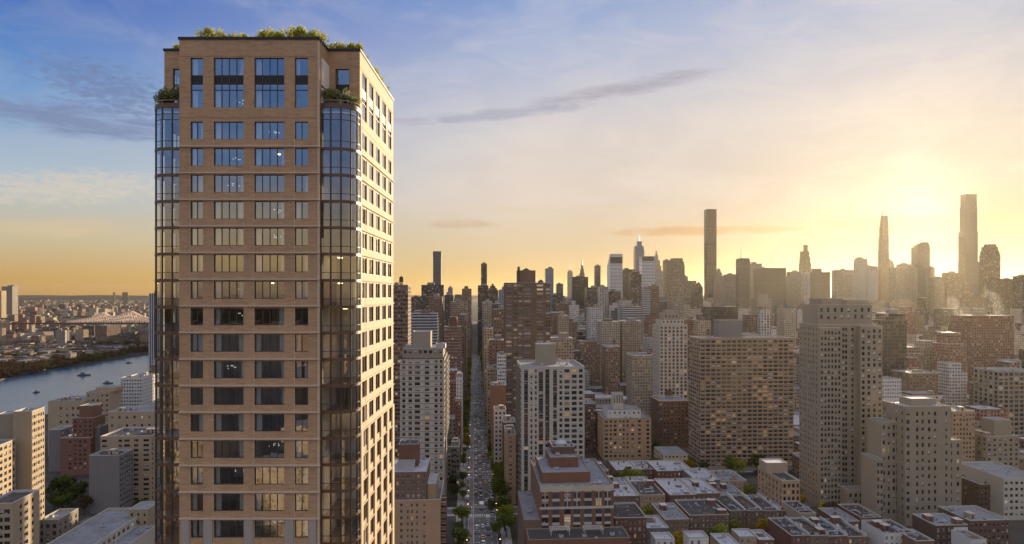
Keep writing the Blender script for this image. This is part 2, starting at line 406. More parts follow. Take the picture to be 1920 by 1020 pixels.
# ---- windows
_wc = {}
def tower_window(w, h, n, tall=False, fm_=None):
    fm_ = fm_ or m_bronze
    k = (round(w, 2), round(h, 2), n, tall, fm_.name)
    if k in _wc: return _wc[k]
    f = MB(); e = .07
    if fm_ is m_bronze3: n = 1
    f.box(0, e, -.02, .1, 0, h); f.box(w-e, w, -.02, .1, 0, h); f.box(e, w-e, -.02, .1, 0, e); f.box(e, w-e, -.02, .1, h-e, h)
    for i in range(1, n): f.box(w*i/n-.04, w*i/n+.04, -.03, .1, e, h-e)
    p = MB(); p.quad((e, .04, e), (w-e, .04, e), (w-e, .04, h-e), (e, .04, h-e))
    sp = None
    if tall:
        sp = MB(); sp.box(e, w-e, -.01, .03, h*.485, h*.645)
        f.box(e, w-e, -.03, .1, h*.47, h*.485); f.box(e, w-e, -.03, .1, h*.35, h*.365); f.box(e, w-e, -.03, .1, h*.645, h*.66)
    r = (f.mesh('window', [fm_]), p.mesh('pane', [m_pane]), sp.mesh('spandrel', [m_black]) if sp else None)
    _wc[k] = r
    return r
cur_ = {}
def curtain_mesh(w, h):
    k = (round(w, 1), round(h, 1))
    if k not in cur_:
        c = MB(); n = max(3, int(w/.12)); 
        P = [(w*i/n, .05*(i % 2)) for i in range(n+1)]
        for a, b in zip(P, P[1:]): c.wall(a, b, 0, h)
        cur_[k] = c.mesh('curtain', [m_curtain])
    return cur_[k]
allw = [(o, 'F') for o in fo]+[(o, 'S') for o in so]+[(o, 'L') for o in lo_]+[(o, 'W') for o in wo]+[(o, 'W') for o in wo2]
def in_view(o):
    p = o[0]; X, Y, Z = TX+p[0], TY+p[1], p[2]
    return (CX+X/Y*F, CY-(Z-H)/Y*F)
vis = []; rest = []
for o, kd in allw:
    py = in_view(o)[1]
    (vis if (kd in 'FSW' and py < 1060 and not (kd == 'W' and o[0][0] < -9)) else rest).append((o, kd))
vis.sort(key=lambda t: (0 if t[1] == 'F' else 1, in_view(t[0])[1]))
rest += vis[98:]; vis = vis[:98]
lampspots = []
for (P, a, w, h), kd in vis:
    tall = h > 4
    n = 4 if w > 3 else (1 if tall and w < 2 else 2)
    fm, pm_, sm = tower_window(w, h, n, tall, m_bronze3 if kd == 'S' else None)
    wi = link('window', fm, T, P, a); link('pane', pm_, wi)
    if sm: link('spandrel', sm, wi)
    if kd == 'F':
        hh = h-.15 if not tall else h*.34
        for zb in ([0] if not tall else [.08, h*.66]):
            if R.random() < .62: link('curtain', curtain_mesh(R.uniform(.35, .75)*(1 if w < 3 else 1.15), hh), wi, (.1, .28, zb+.05))
            if R.random() < .4: 
                cw = R.uniform(.35, .7); link('curtain', curtain_mesh(cw, hh), wi, (w-.1-cw, .28, zb+.05))
        lampspots.append((P, w, h))
    elif R.random() < .5:
        link('curtain', curtain_mesh(R.uniform(.5, 1.1), min(h, 2.2)-.2), wi, (R.uniform(.2, 1), .3, .08))
sm_ = MB(); sp_ = MB()
for (P, a, w, h), kd in rest:
    fm, pm_, s2 = tower_window(w, h, 4 if w > 3 else 2, h > 4)
    for src, dst in ((fm, sm_), (pm_, sm_)):
        mi = 0 if src is fm else 1
        rot = Matrix.Rotation(a, 3, 'Z')
        for pl in src.polygons:
            pts = [tuple(rot @ src.vertices[i].co + Vector(P)) for i in pl.vertices]
            i0 = len(dst.v); dst.v += pts; dst.f.append(tuple(range(i0, i0+len(pts)))); dst.m.append(mi); dst.uv += [(0, 0)]*len(pts)
tag(sm_.build('window', [m_bronze, m_pane], T), kind='stuff')
# ---- rooms behind the glass
im = MB()
def bay_path(s, e=0.):
    P = [(hw, .8-e)] + [(10.65+(2.1+e)*math.sin(rad(90*i/8)), 2.9-(2.1+e)*math.cos(rad(90*i/8))) for i in range(9)] + [(12.75+e, 4.0)]
    return P if s > 0 else [(-x+.1*0, y) for x, y in reversed(P)]
slabs = [zT[1]+.45, zT[0]+2.9, zT[0]-.35]+[z-.2 for z in ledgez]
for z in slabs[:2]:
    im.box(-hw+.3, hw-.3, .35, by0+.5, z-.15, z+.15, 1, 2); im.box(bx0+.3, bx1-.3, by0+.5, by1-.4, z-.15, z+.15, 1, 2)
for z in slabs[2:]:
    pts = [(-hw+.3, .35), (hw-.3, .35), (hw-.3, .98)]+[(x, y) for x, y in bay_path(1, -.14)][1:]+[(bx1-.3, by0+.1), (bx1-.3, by1-.4), (bx0+.3, by1-.4), (bx0+.3, by0+.1)]+[(x, y) for x, y in bay_path(-1, -.14)][:-1]+[(-hw+.3, .98)]
    im.prism(pts, z-.16, z+.12, 1, 2, False)
    im.poly([(x, y, z-.16) for x, y in reversed(pts)], 1)
im.box(-6.5, 6.5, 7.5, 20, 0, ROOF-2, 0)
for z0, z1 in zip(slabs[1:], slabs[:-1]):
    for x in (-5.0, .05, 5.0, -hw-.1, hw+.1):
        if abs(x) < 8 and R.random() < .25: continue
        im.box(x-.09, x+.09, .5 if abs(x) < 8 else 1.0, 7.5, z0+.12, z1-.16, 0 if R.random() < .75 else 3)
    if z0 < BAYTOP-3:
        for x in (hw+2.2, -hw-2.2):
            if R.random() < .6: im.box(x-1.9, x+1.9, 7.0, 7.15, z0+.12, z1-.16, R.choice([0, 0, 3]))
    for y in (8.7, 13, 17.3, 21.7):
        for s in (-1, 1): im.box(6.5 if s > 0 else bx0+.3, bx1-.4 if s > 0 else -6.5, y-.08, y+.08, z0+.12, z1-.16, 0)
im.build('interior', [m_room, m_ceil, m_floor, m_dark_room], T)
# ---- glass corner bays
def bay_meshes(s, h, top=False):
    P = bay_path(s); fr = MB()
    po = bay_path(s, .09); pi = bay_path(s, -.1)
    def band(a, b, za, zb, m=0):
        for i in range(len(P)-1):
            o1, o2, i1, i2 = a[i], a[i+1], b[i], b[i+1]
            fr.wall(o1, o2, za, zb, m); fr.wall(i2, i1, za, zb, m)
            fr.quad((*o1, zb), (*o2, zb), (*i2, zb), (*i1, zb), m); fr.quad((*o2, za), (*o1, za), (*i1, za), (*i2, za), m)
    band(po, pi, 0, .36, 1)
    b2, b3 = bay_path(s, .045), bay_path(s, -.03)
    band(b2, b3, 1.12, 1.19)
    if top:
        band(b2, b3, h-1.5, h-1.42); band(b2, b3, h-.75, h-.68); band(po, pi, h-.02, h+.38, 1)
    # mullions by length along the path
    L = [0]
    for a, b in zip(P, P[1:]): L.append(L[-1]+math.hypot(b[0]-a[0], b[1]-a[1]))
    def at(q):
        for i in range(len(P)-1):
            if q <= L[i+1]+1e-6:
                f = (q-L[i])/(L[i+1]-L[i]); return (P[i][0]+(P[i+1][0]-P[i][0])*f, P[i][1]+(P[i+1][1]-P[i][1])*f)
    for q in (.06, 1.25, 2.5, 3.75, 4.9, L[-1]-.3):
        q = q if s > 0 else L[-1]-q
        x, y = at(q); fr.cyl(x, y, .11, .3, h+.02, 8)
    gl = MB()
    for a, b in zip(P, P[1:]): gl.wall(a, b, .36, h)
    return fr.mesh('bay_window', [m_bronze, m_bronze2]), gl.mesh('pane', [m_pane_bay], True)
for s in (1, -1):
    hN = PITCH; fN, gN = bay_meshes(s, hN)
    h0 = BAYTOP-(ledgez[0]-.3); f0, g0 = bay_meshes(s, h0, True)
    for k in range(NROW):
        z = ledgez[k]-.3
        b_ = link('bay_window', f0 if k == 0 else fN, T, (0, 0, z)); link('pane', g0 if k == 0 else gN, b_)
    # terrace on top of the bay: deck, planter rim, glass rail
    P = bay_path(s); dk = MB()
    pts = P+([(hw, 4)] if s > 0 else [(-hw, 4)])
    dk.poly([(x, y, BAYTOP+.3) for x, y in pts]); dk.build('terrace_deck', [m_conc], T)
    pl = MB(); a_, c_ = bay_path(s, .0), bay_path(s, -.75)
    for i in range(len(P)-1):
        pl.quad((*a_[i], BAYTOP+.62), (*a_[i+1], BAYTOP+.62), (*c_[i+1], BAYTOP+.62), (*c_[i], BAYTOP+.62)); pl.wall(a_[i], a_[i+1], BAYTOP+.3, BAYTOP+.62); pl.wall(c_[i+1], c_[i], BAYTOP+.3, BAYTOP+.62)
    pl.build('planter', [m_bronze2], T)
    rl = MB()
    for i in range(len(P)-1):
        rl.bar((*bay_path(s, .04)[i], BAYTOP+.95), (*bay_path(s, .04)[i+1], BAYTOP+.95), .05)
    for i in range(0, len(P), 2): rl.cyl(*bay_path(s, .04)[i], .025, BAYTOP+.4, BAYTOP+.95, 6)
    rl.build('railing', [m_ledge], T)
# ---- pendant lamps behind the front windows: things of their own
ordn = ['first', 'second', 'third', 'fourth']
pick = [3*i+1 for i in range(15)]
def storey(P):
    if P[2] > 152.5: return 'double-height top storey'
    k = round((rowz[0][0]-P[2])/PITCH)
    return ['row just under the tall top windows', 'second small window row', 'third small window row', 'fourth small window row', 'fifth small window row', 'sixth small window row', 'seventh small window row', 'eighth small window row', 'ninth small window row', 'tenth small window row', 'eleventh small window row', 'twelfth small window row', 'thirteenth small window row', 'fourteenth small window row', 'fifteenth small window row', 'sixteenth small window row'][min(k, 15)]
for (P, w, h) in lampspots:
    wide = w > 3
    if not wide or R.random() < .6: continue
    col = 'left' if P[0] < 0 else 'right'
    spots = [(h-.45, '')] if h < 4 else [(h-.7, 'upper'), (1.6, 'lower')]
    for zz, pos in spots:
        lb = MB(); cx_ = R.uniform(.45, .8)*w
        for i in range(R.randint(4, 7)):
            x, y, z = cx_+R.uniform(-.9, .7), 1.6+R.uniform(-.5, .9), zz-R.uniform(.25, .7)
            lb.cyl(x, y, .015, z+.1, zz+.45 if h < 4 else zz+.6, 4, 1)
            for q in range(4):
                a0, a1 = rad(-90+45*q), rad(-45+45*q)
                lb.cyl(x, y, .075*math.cos(a0)+1e-3, z+.075*math.sin(a0), z+.075*math.sin(a1), 7, 0, .075*math.cos(a1)+1e-3)
        o = lb.build('pendant_lamp', [m_lamp, m_black], loc=(TX+P[0], TY+P[1], P[2]))
        tag(o, f'white globe pendants behind {col} four-pane window, {(pos+" half of ") if pos else ""}{storey(P)}', 'lamp', 'pendant lamps in the brown brick tower')

# ceiling lights that are on, behind the glass of the bays and in some front rooms
cl_ = MB(); cl_.cyl(0, 0, .30, -.10, 0, 14, 0)
cme = cl_.mesh('ceiling_light', [m_clight])
for k in range(17):
    zc = slabs[2+k]-.17 if k else slabs[2]-.17
    for s in (1, -1):
        if k > 4 and R.random() < .5:
            o = link('ceiling_light', cme, None, (TX+s*R.uniform(10, 11), TY+R.uniform(3.2, 6), zc))
            tag(o, f'warm round ceiling light in the {"right" if s > 0 else "left"} corner bay of the tall brown tower', 'lamp', f'ceiling lights in the {"right" if s > 0 else "left"} bay')
    if R.random() < .5:
        s = R.choice((-1, 1)); o = link('ceiling_light', cme, None, (TX+s*2.4+R.uniform(-.8, .8), TY+R.uniform(2.5, 5), zc)); o.scale = (.6, .6, 1)
        tag(o, f'warm ceiling light in a room behind the {"right" if s > 0 else "left"} four-pane windows of the brown tower', 'lamp', f'ceiling lights behind the {"right" if s > 0 else "left"} front windows')
# ================================================================ CITY: materials and builders
TH = math.atan(92/F)                       # the street grid is turned a little to the left of the view
C0, S0 = math.cos(TH), math.sin(TH)
def gxy(u, v): return (5+u*C0-v*S0, u*S0+v*C0)        # grid (across the avenue, along it) -> world
mats = dict(
 brick_red=M('red_brick', (.19, .092, .06), .85, .14, .2, .12, fine=.25),
 brick_brown=M('brown_brick', (.20, .125, .08), .85, .14, .2, .12, fine=.2),
 brick_tan=M('tan_brick', (.40, .26, .15), .85, .12, .2, .1, fine=.15),
 beige=M('beige_brick', (.37, .285, .185), .85, .1, .2, .08, fine=.12),
 grey=M('grey_stucco', (.20, .185, .175), .9, .12, .15, .08),
 stone=M('limestone', (.31, .26, .185), .85, .1, .2, .08),
 white=M('white_brick', (.58, .55, .50), .85, .08, .2, .08),
 concrete=M('concrete', (.27, .225, .165), .9, .12, .2, .08),
 pale=M('pale_precast', (.48, .43, .34), .85, .08, .2, .06),
 darkbrick=M('dark_brick', (.12, .075, .055), .85, .15, .2, .12, fine=.2),
 roof=M('grey_roofing', (.24, .245, .26), .95, .28, .12, .25, streak=.1),
 roofwhite=M('silver_roofing', (.55, .56, .58), .8, .22, .15, .15, streak=.1),
 roofdark=M('dark_roofing', (.065, .06, .058), .95, .3, .15, .25),
 coping=M('stone_coping', (.46, .42, .37), .85, .15, .4, .1),
 metal=M('galvanised_metal', (.42, .43, .45), .45, .15, .6, .1, spec=.5, metal=.3),
 wood=M('tank_staves', (.17, .10, .06), .9, .2, 1.5, .2),
)
def roofing(name, base, patch, seam, rough=.9):
    m, t, b = newmat(name); o = t.N('ShaderNodeTexCoord').outputs['Object']
    br = t.N('ShaderNodeTexBrick'); t.put(br.inputs['Vector'], o); br.offset = .5
    for k, v in (('Scale', .16), ('Mortar Size', .012), ('Brick Width', 1.1), ('Row Height', .45), ('Bias', -.1)): br.inputs[k].default_value = v
    br.inputs['Color1'].default_value = col4(base); br.inputs['Color2'].default_value = col4(tuple(c*.82 for c in base)); br.inputs['Mortar'].default_value = col4(seam)
    n = t.noise(o, .11, 5, .65); n2 = t.noise(o, .5, 4, .7)
    c = t.mix(t.mapr(n, .5, .62, 0, .75), br.outputs['Color'], patch)
    c = t.mix(t.mapr(n2, .56, .72, 0, .6), c, tuple(x*.45 for x in base))
    t.l.new(c, b.inputs['Base Color']); b.inputs['Roughness'].default_value = rough; b.inputs['Specular IOR Level'].default_value = .3
    return m
mats['roof'] = roofing('grey_roofing', (.23, .235, .25), (.15, .15, .155), (.08, .08, .085))
mats['roofwhite'] = roofing('silver_roofing', (.42, .43, .46), (.33, .335, .35), (.2, .2, .21), .8)
mats['roofdark'] = roofing('dark_roofing', (.065, .06, .057), (.10, .095, .09), (.03, .03, .03), .95)
gD = G('pane_dark', (.018, .021, .026), .06, .6)
gM = G('pane_mid', (.05, .056, .064), .08, .6)
gB = G('pane_blind', (.30, .27, .23), .25, .5)
gC = G('pane_curtain', (.46, .43, .38), .3, .5)
gW = G('pane_lit', (.30, .20, .10), .12, .5, .09)
_t = NT(gW.node_tree); _b = _t.n.get('Principled BSDF'); _r = _t.N('ShaderNodeObjectInfo').outputs['Random']
_t.l.new(_t.ramp(_r, [(0, (1, .5, .18)), (.5, (1, .74, .42)), (1, (.9, .95, 1))]), _b.inputs['Emission Color']); _t.l.new(_t.mapr(_t.math('FRACT', _t.math('MULTIPLY', _r, 7.3)), 0, 1, .02, .16), _b.inputs['Emission Strength'])
gS = G('pane_sky', (.16, .19, .23), .05, .9, metal=.6)
frW = M('white_frame', (.62, .60, .56), .6, .05); frD = M('dark_frame', (.05, .045, .04), .5, .05)
frS = M('stone_sill', (.42, .38, .33), .8, .08)
PANES = [gD, gM, gB, gC, gW, gS]
INFO = {}
RECTS = []                                   # (x, y, cos, sin, width, depth)
def free(X, Y, pad=2.0):
    for x, y, c, s_, w, d in RECTS:
        u = (X-x)*c+(Y-y)*s_; v = -(X-x)*s_+(Y-y)*c
        if -pad < u < w+pad and -pad < v < d+pad: return False
    return True
FIT = []                                     # footprints already taken: (x, y, r)
def take(x, y, r): FIT.append((x, y, r))
_win = {}
def win_mesh(w, h, n, var, frame, tr=False, ac=False):
    k = (round(w, 2), round(h, 2), n, var, frame.name, tr, ac)
    if k not in _win:
        f = MB(); e = .07
        f.box(0, e, -.03, .05, 0, h); f.box(w-e, w, -.03, .05, 0, h); f.box(e, w-e, -.05, .05, 0, e*1.2); f.box(e, w-e, -.03, .05, h-e, h)
        for i in range(1, n): f.box(w*i/n-.04, w*i/n+.04, -.02, .05, e, h-e)
        if tr: f.box(e, w-e, -.02, .05, h*.48, h*.52)
        p = lambda za, zb, m: f.quad((e, .02, za), (w-e, .02, za), (w-e, .02, zb), (e, .02, zb), m)
        if var in (2, 3):                     # a blind part-way down
            q = {2: .45, 3: .75}[var]
            p(e, h*(1-q), 1); p(h*(1-q), h-e, 1+var)
        else: p(e, h-e, 1+var)
        if ac: f.box(w*.22, w*.22+.68, -.42, .0, .06, .48, 7)
        _win[k] = f.mesh('window', [frame]+PANES+[mats['metal']])
    return _win[k]
def pick_var(lit=.05, blind=.3, sky=.06):
    r = R.random()
    if r < lit: return 4
    if r < lit+blind*.6: return 2
    if r < lit+blind: return 3
    if r < lit+blind+sky: return 5
    return 0 if R.random() < .6 else 1
def rows_of(z_first_head, pitch, wh, zmin=1.5):
    r = []; z = z_first_head
    while z-wh > zmin: r.append((z-wh, z)); z -= pitch
    return r
def cols_of(width, n, ww, margin=None, pattern=None):
    if pattern:                               # fractions of the width
        return [(a*width, b*width) for a, b in pattern]
    mg = margin if margin is not None else (width/n-ww)/2
    st = (width-2*mg-ww)/(n-1) if n > 1 else 0
    return [(mg+i*st, mg+i*st+ww) for i in range(n)]
def put_windows(root, ops, o_xy, rot, n=2, frame=None, lit=.05, blind=.3, sky=.06, nmax=100, tr=False):
    frame = frame or frD
    c, s = math.cos(rot), math.sin(rot)
    scored = []
    for o in ops:
        P = o[0]; X = o_xy[0]+P[0]*c-P[1]*s; Y = o_xy[1]+P[0]*s+P[1]*c
        if Y < 20: scored.append((9e9, o)); continue
        px = CX+X/Y*F; py = CY-(P[2]-H)/Y*F
        fac = -(X*math.cos(o[1]+rot-math.pi/2)+Y*math.sin(o[1]+rot-math.pi/2))/math.hypot(X, Y)   # facing the eye
        area = o[2]*o[3]*max(fac, 0)/Y**2
        ok = -10 < px < 1930 and py < 1030 and fac > .02
        scored.append((-area*(1.0+.0006*(1020-py)) if ok else 1, o))
    scored.sort(key=lambda t: t[0])
    m = MB()
    for i, (sc, o) in enumerate(scored):
        v = pick_var(lit, blind, sky)
        me = win_mesh(o[2], o[3], n, v, frame, tr, R.random() < .22 and o[2] < 3)
        if i < nmax and sc < 0: link('window', me, root, o[0], o[1])
        else:
            ca, sa = math.cos(o[1]), math.sin(o[1]); P = o[0]
            def loc(x, y, z): return (P[0]+x*ca-y*sa, P[1]+x*sa+y*ca, P[2]+z)
            w, h = o[2], o[3]
            if v in (2, 3):
                q = {2: .45, 3: .75}[v]
                m.quad(loc(0, .02, 0), loc(w, .02, 0), loc(w, .02, h*(1-q)), loc(0, .02, h*(1-q)), 1); m.quad(loc(0, .02, h*(1-q)), loc(w, .02, h*(1-q)), loc(w, .02, h), loc(0, .02, h), 1+v)
            else: m.quad(loc(0, .02, 0), loc(w, .02, 0), loc(w, .02, h), loc(0, .02, h), 1+v)
            for j in range(1, n): m.quad(loc(w*j/n-.05, .0, 0), loc(w*j/n+.05, .0, 0), loc(w*j/n+.05, .0, h), loc(w*j/n-.05, .0, h), 0)
    if m.f: tag(m.build('window', [frame]+PANES, root), kind='stuff')
# small roof things, shared meshes
def _u(f, ms, name):
    m = MB(); f(m); return m.mesh(name, ms)
def _ac(m):
    m.box(-.9, .9, -.7, .7, .25, 1.35, 0); m.cyl(0, 0, .5, 1.35, 1.5, 10, 1)
    for x in (-.75, .75):
        for y in (-.55, .55): m.box(x-.06, x+.06, y-.06, y+.06, 0, .25, 1)
def _bulk(m):
    m.box(-1.6, 1.6, -2.2, 2.2, 0, 2.7, 0, 1); m.box(-1.75, 1.75, -2.35, 2.35, 2.7, 2.85, 2); m.box(-.45, .45, -2.25, -2.2, 0, 2.05, 3)
def _vent(m): m.cyl(0, 0, .14, 0, .9, 8, 0); m.cyl(0, 0, .26, .9, 1.1, 8, 0, .2)
def _chim(m): m.box(-.5, .5, -.35, .35, 0, 1.9, 0); m.box(-.6, .6, -.45, .45, 1.9, 2.05, 1); m.cyl(-.22, 0, .13, 2.05, 2.4, 8, 0); m.cyl(.22, 0, .13, 2.05, 2.4, 8, 0)
def _sky(m):
    m.box(-.8, .8, -1.1, 1.1, 0, .4, 0)
    a = (-.85, -1.15, .4); b = (.85, -1.15, .4); c = (.85, 1.15, .4); d = (-.85, 1.15, .4); e = (0, -.8, .85); f = (0, .8, .85)
    m.poly([a, b, e], 1); m.poly([b, c, f, e], 1); m.poly([c, d, f], 1); m.poly([d, a, e, f], 1)
def _tank(m):
    for x in (-1.1, 1.1):
        for y in (-1.1, 1.1): m.bar((x*1.15, y*1.15, 0), (x, y, 3), .16, 1)
    m.bar((-1.2, -1.2, 1.4), (1.2, -1.2, 1.6), .1, 1); m.bar((-1.2, 1.2, 1.4), (1.2, 1.2, 1.6), .1, 1)
    m.cyl(0, 0, 1.75, 3, 3.15, 14, 1); m.cyl(0, 0, 1.65, 3.15, 6.6, 14, 0, 1.55); m.cyl(0, 0, 1.8, 6.6, 7.9, 14, 2, .05)
    for z in (3.5, 4.3, 5.1, 5.9): m.cyl(0, 0, 1.68, z, z+.07, 14, 1)
def _duct(m):
    m.box(-2.6, 2.6, -.3, .3, .5, 1.0, 0); m.box(2.0, 2.6, .3, 2.4, .5, 1.0, 0); m.box(-2.6, -2.0, -.3, .3, 0, .5, 0)
    for x in (-1.5, 0, 1.5): m.box(x-.05, x+.05, -.35, .35, 0, .5, 1)
def _pipe(m):
    m.bar((-3.2, 0, .25), (3.2, 0, .25), .12, 0); m.bar((3.2, 0, .25), (3.2, 1.8, .25), .12, 0)
    for x in (-2.4, -.8, .8, 2.4): m.box(x-.12, x+.12, -.12, .12, 0, .19, 1)
    m.cyl(-3.1, 0, .09, 0, 1.5, 8, 0)
def _deck(m):
    m.box(-2.2, 2.2, -1.6, 1.6, .1, .2, 2)
    for a, b in (((-2.2, -1.6), (2.2, -1.6)), ((2.2, -1.6), (2.2, 1.6)), ((2.2, 1.6), (-2.2, 1.6))): m.bar((*a, 1.15), (*b, 1.15), .07, 1)
    for x in (-2.2, -1.1, 0, 1.1, 2.2):
        for y in (-1.6, 1.6): m.bar((x, y, .1), (x, y, 1.15), .05, 1)
u_duct = _u(_duct, [mats['metal'], frD], 'air_duct'); u_pipe = _u(_pipe, [mats['metal'], frD], 'roof_pipe'); u_deck = _u(_deck, [mats['metal'], frD, mats['wood']], 'roof_deck')
u_ac = _u(_ac, [mats['metal'], frD], 'air_conditioner'); u_bulk = _u(_bulk, [mats['beige'], mats['roof'], mats['coping'], frD], 'stair_bulkhead')
u_bulkr = _u(_bulk, [mats['brick_red'], mats['roof'], mats['coping'], frD], 'stair_bulkhead'); u_vent = _u(_vent, [mats['metal']], 'vent_pipe'); u_chim = _u(_chim, [mats['brick_red'], mats['coping']], 'chimney')
u_sky = _u(_sky, [mats['metal'], gS], 'skylight'); u_tank = _u(_tank, [mats['wood'], frD, mats['roofdark']], 'water_tank')
def roofbits(root, x0, x1, y0, y1, z, n, kinds='abvcs', seed=None):
    rr = random.Random(seed if seed is not None else R.random())
    K = dict(a=('air_conditioner', u_ac), b=('stair_bulkhead', u_bulk), r=('stair_bulkhead', u_bulkr), v=('vent_pipe', u_vent), c=('chimney', u_chim), s=('skylight', u_sky), t=('water_tank', u_tank), d=('air_duct', u_duct), p=('roof_pipe', u_pipe), k=('roof_deck', u_deck))
    put = []
    for i in range(n*6):
        if len(put) >= n: break
        k = rr.choice(kinds); mg = 3.4 if k in 'dpk' else 1.5; x = rr.uniform(x0+mg, max(x0+mg+.1, x1-mg)); y = rr.uniform(y0+min(mg, 2.6), max(y0+2.7, y1-2.6))
        if any(abs(x-a) < 2.6 and abs(y-b) < 2.9 for a, b in put): continue
        put.append((x, y)); link(K[k][0], K[k][1], root, (x, y, z), rr.choice([0, 0, math.pi/2]))
def place(px0, px1, d, yaw=0.):
    rot = TH+rad(yaw); c, s = math.cos(rot), math.sin(rot)
    X0 = wx(px0, d); k = (px1-CX)/F
    w = (k*d-X0)/(c-k*s)
    return X0, d, w, rot
def roof_on(root, x0, x1, y0, y1, z1, para, mroof, mcop, m=None, th=.3):
    r = MB(); r.quad((x0+th, y0+th, z1-para), (x1-th, y0+th, z1-para), (x1-th, y1-th, z1-para), (x0+th, y1-th, z1-para))
    r.build('roof', [mroof], root)
    p = MB()
    for (a, b) in (((x0+th, y0+th), (x0+th, y1-th)), ((x0+th, y1-th), (x1-th, y1-th)), ((x1-th, y1-th), (x1-th, y0+th)), ((x1-th, y0+th), (x0+th, y0+th))): p.wall(b, a, z1-para, z1+.08) if False else p.wall(a, b, z1-para, z1+.08)
    e = .06
    O = [(x0-e, y0-e), (x1+e, y0-e), (x1+e, y1+e), (x0-e, y1+e)]; I = [(x0+th, y0+th), (x1-th, y0+th), (x1-th, y1-th), (x0+th, y1-th)]
    for i in range(4):
        j = (i+1) % 4
        p.quad((*O[i], z1+.08), (*O[j], z1+.08), (*I[j], z1+.08), (*I[i], z1+.08)); p.wall(O[i], O[j], z1-.22, z1+.08)
    p.build('parapet', [mcop], root)
def building(name, label, cat, px0, px1, py, d, deep, wall, fr, sd=None, side=None, yaw=0., group=None, z1=None, para=1.0, roof='roof', cop='coping', bits=6, kinds='abvcs', n=2, frame=None, lit=.05, blind=.3, sky=.06, nmax=100, base=0., rev=None, tr=False, ledge=None, w=None):
    """a building with real window openings. fr / sd: (columns, window width, storey height, window height, head below top[, margin or pattern])"""
    X0, Y0, ww_, rot = place(px0, px1, d, yaw)
    if w: ww_ = w
    z1 = wz(py, d) if z1 is None else z1
    mb = MB(); ops = []; W_ = ww_
    def spec(sp, width):
        if sp is None: return [], []
        pat = sp[5] if len(sp) > 5 else None
        xs = cols_of(width, sp[0], sp[1], pat if isinstance(pat, (int, float)) else None, pat if isinstance(pat, list) else None)
        return xs, rows_of(z1-sp[4], sp[2], sp[3])
    xs, rw = spec(fr, W_); ops += facade(mb, (0, 0), (1, 0), W_, base, z1, xs, rw, 0, 1)
    if side == 'R':
        xs, rw = spec(sd, deep); ops += facade(mb, (W_, 0), (0, 1), deep, base, z1, xs, rw, 0, 1); mb.wall((0, deep), (0, 0), base, z1, 0)
    elif side == 'L':
        xs, rw = spec(sd, deep); ops += facade(mb, (0, deep), (0, -1), deep, base, z1, xs, rw, 0, 1); mb.wall((W_, 0), (W_, deep), base, z1, 0)
    else:
        mb.wall((0, deep), (0, 0), base, z1, 0); mb.wall((W_, 0), (W_, deep), base, z1, 0)
    mb.wall((W_, deep), (0, deep), base, z1, 0)
    wm_ = mats[wall] if isinstance(wall, str) else wall
    o = mb.build(name, [wm_, mats[rev] if rev else wm_], None, (X0, Y0, 0), rot)
    tag(o, label, cat, group)
    put_windows(o, ops, (X0, Y0), rot, n, frame, lit, blind, sky, nmax, tr)
    roof_on(o, 0, W_, 0, deep, z1, para, mats[roof], mats[cop])
    if ledge:                                  # string courses
        lb = MB()
        for z in ledge(z1):
            lb.box(-.12, W_+.12, -.14, -.003, z-.1, z+.12, 0)
            if side == 'R': lb.box(W_+.003, W_+.14, -.003, deep, z-.1, z+.12, 0)
            if side == 'L': lb.box(-.14, -.003, -.003, deep, z-.1, z+.12, 0)
        lb.build('ledge', [mats[cop]], o)
    if bits: roofbits(o, .5, W_-.5, .5, deep-.5, z1-para, bits, kinds)
    cx_, cy2 = W_/2, deep/2
    c, s = math.cos(rot), math.sin(rot)
    take(X0+cx_*c-cy2*s, Y0+cx_*s+cy2*c, math.hypot(W_, deep)/2)
    INFO[o.name] = (W_, z1, deep); RECTS.append((X0, Y0, c, s, W_, deep))
    return o
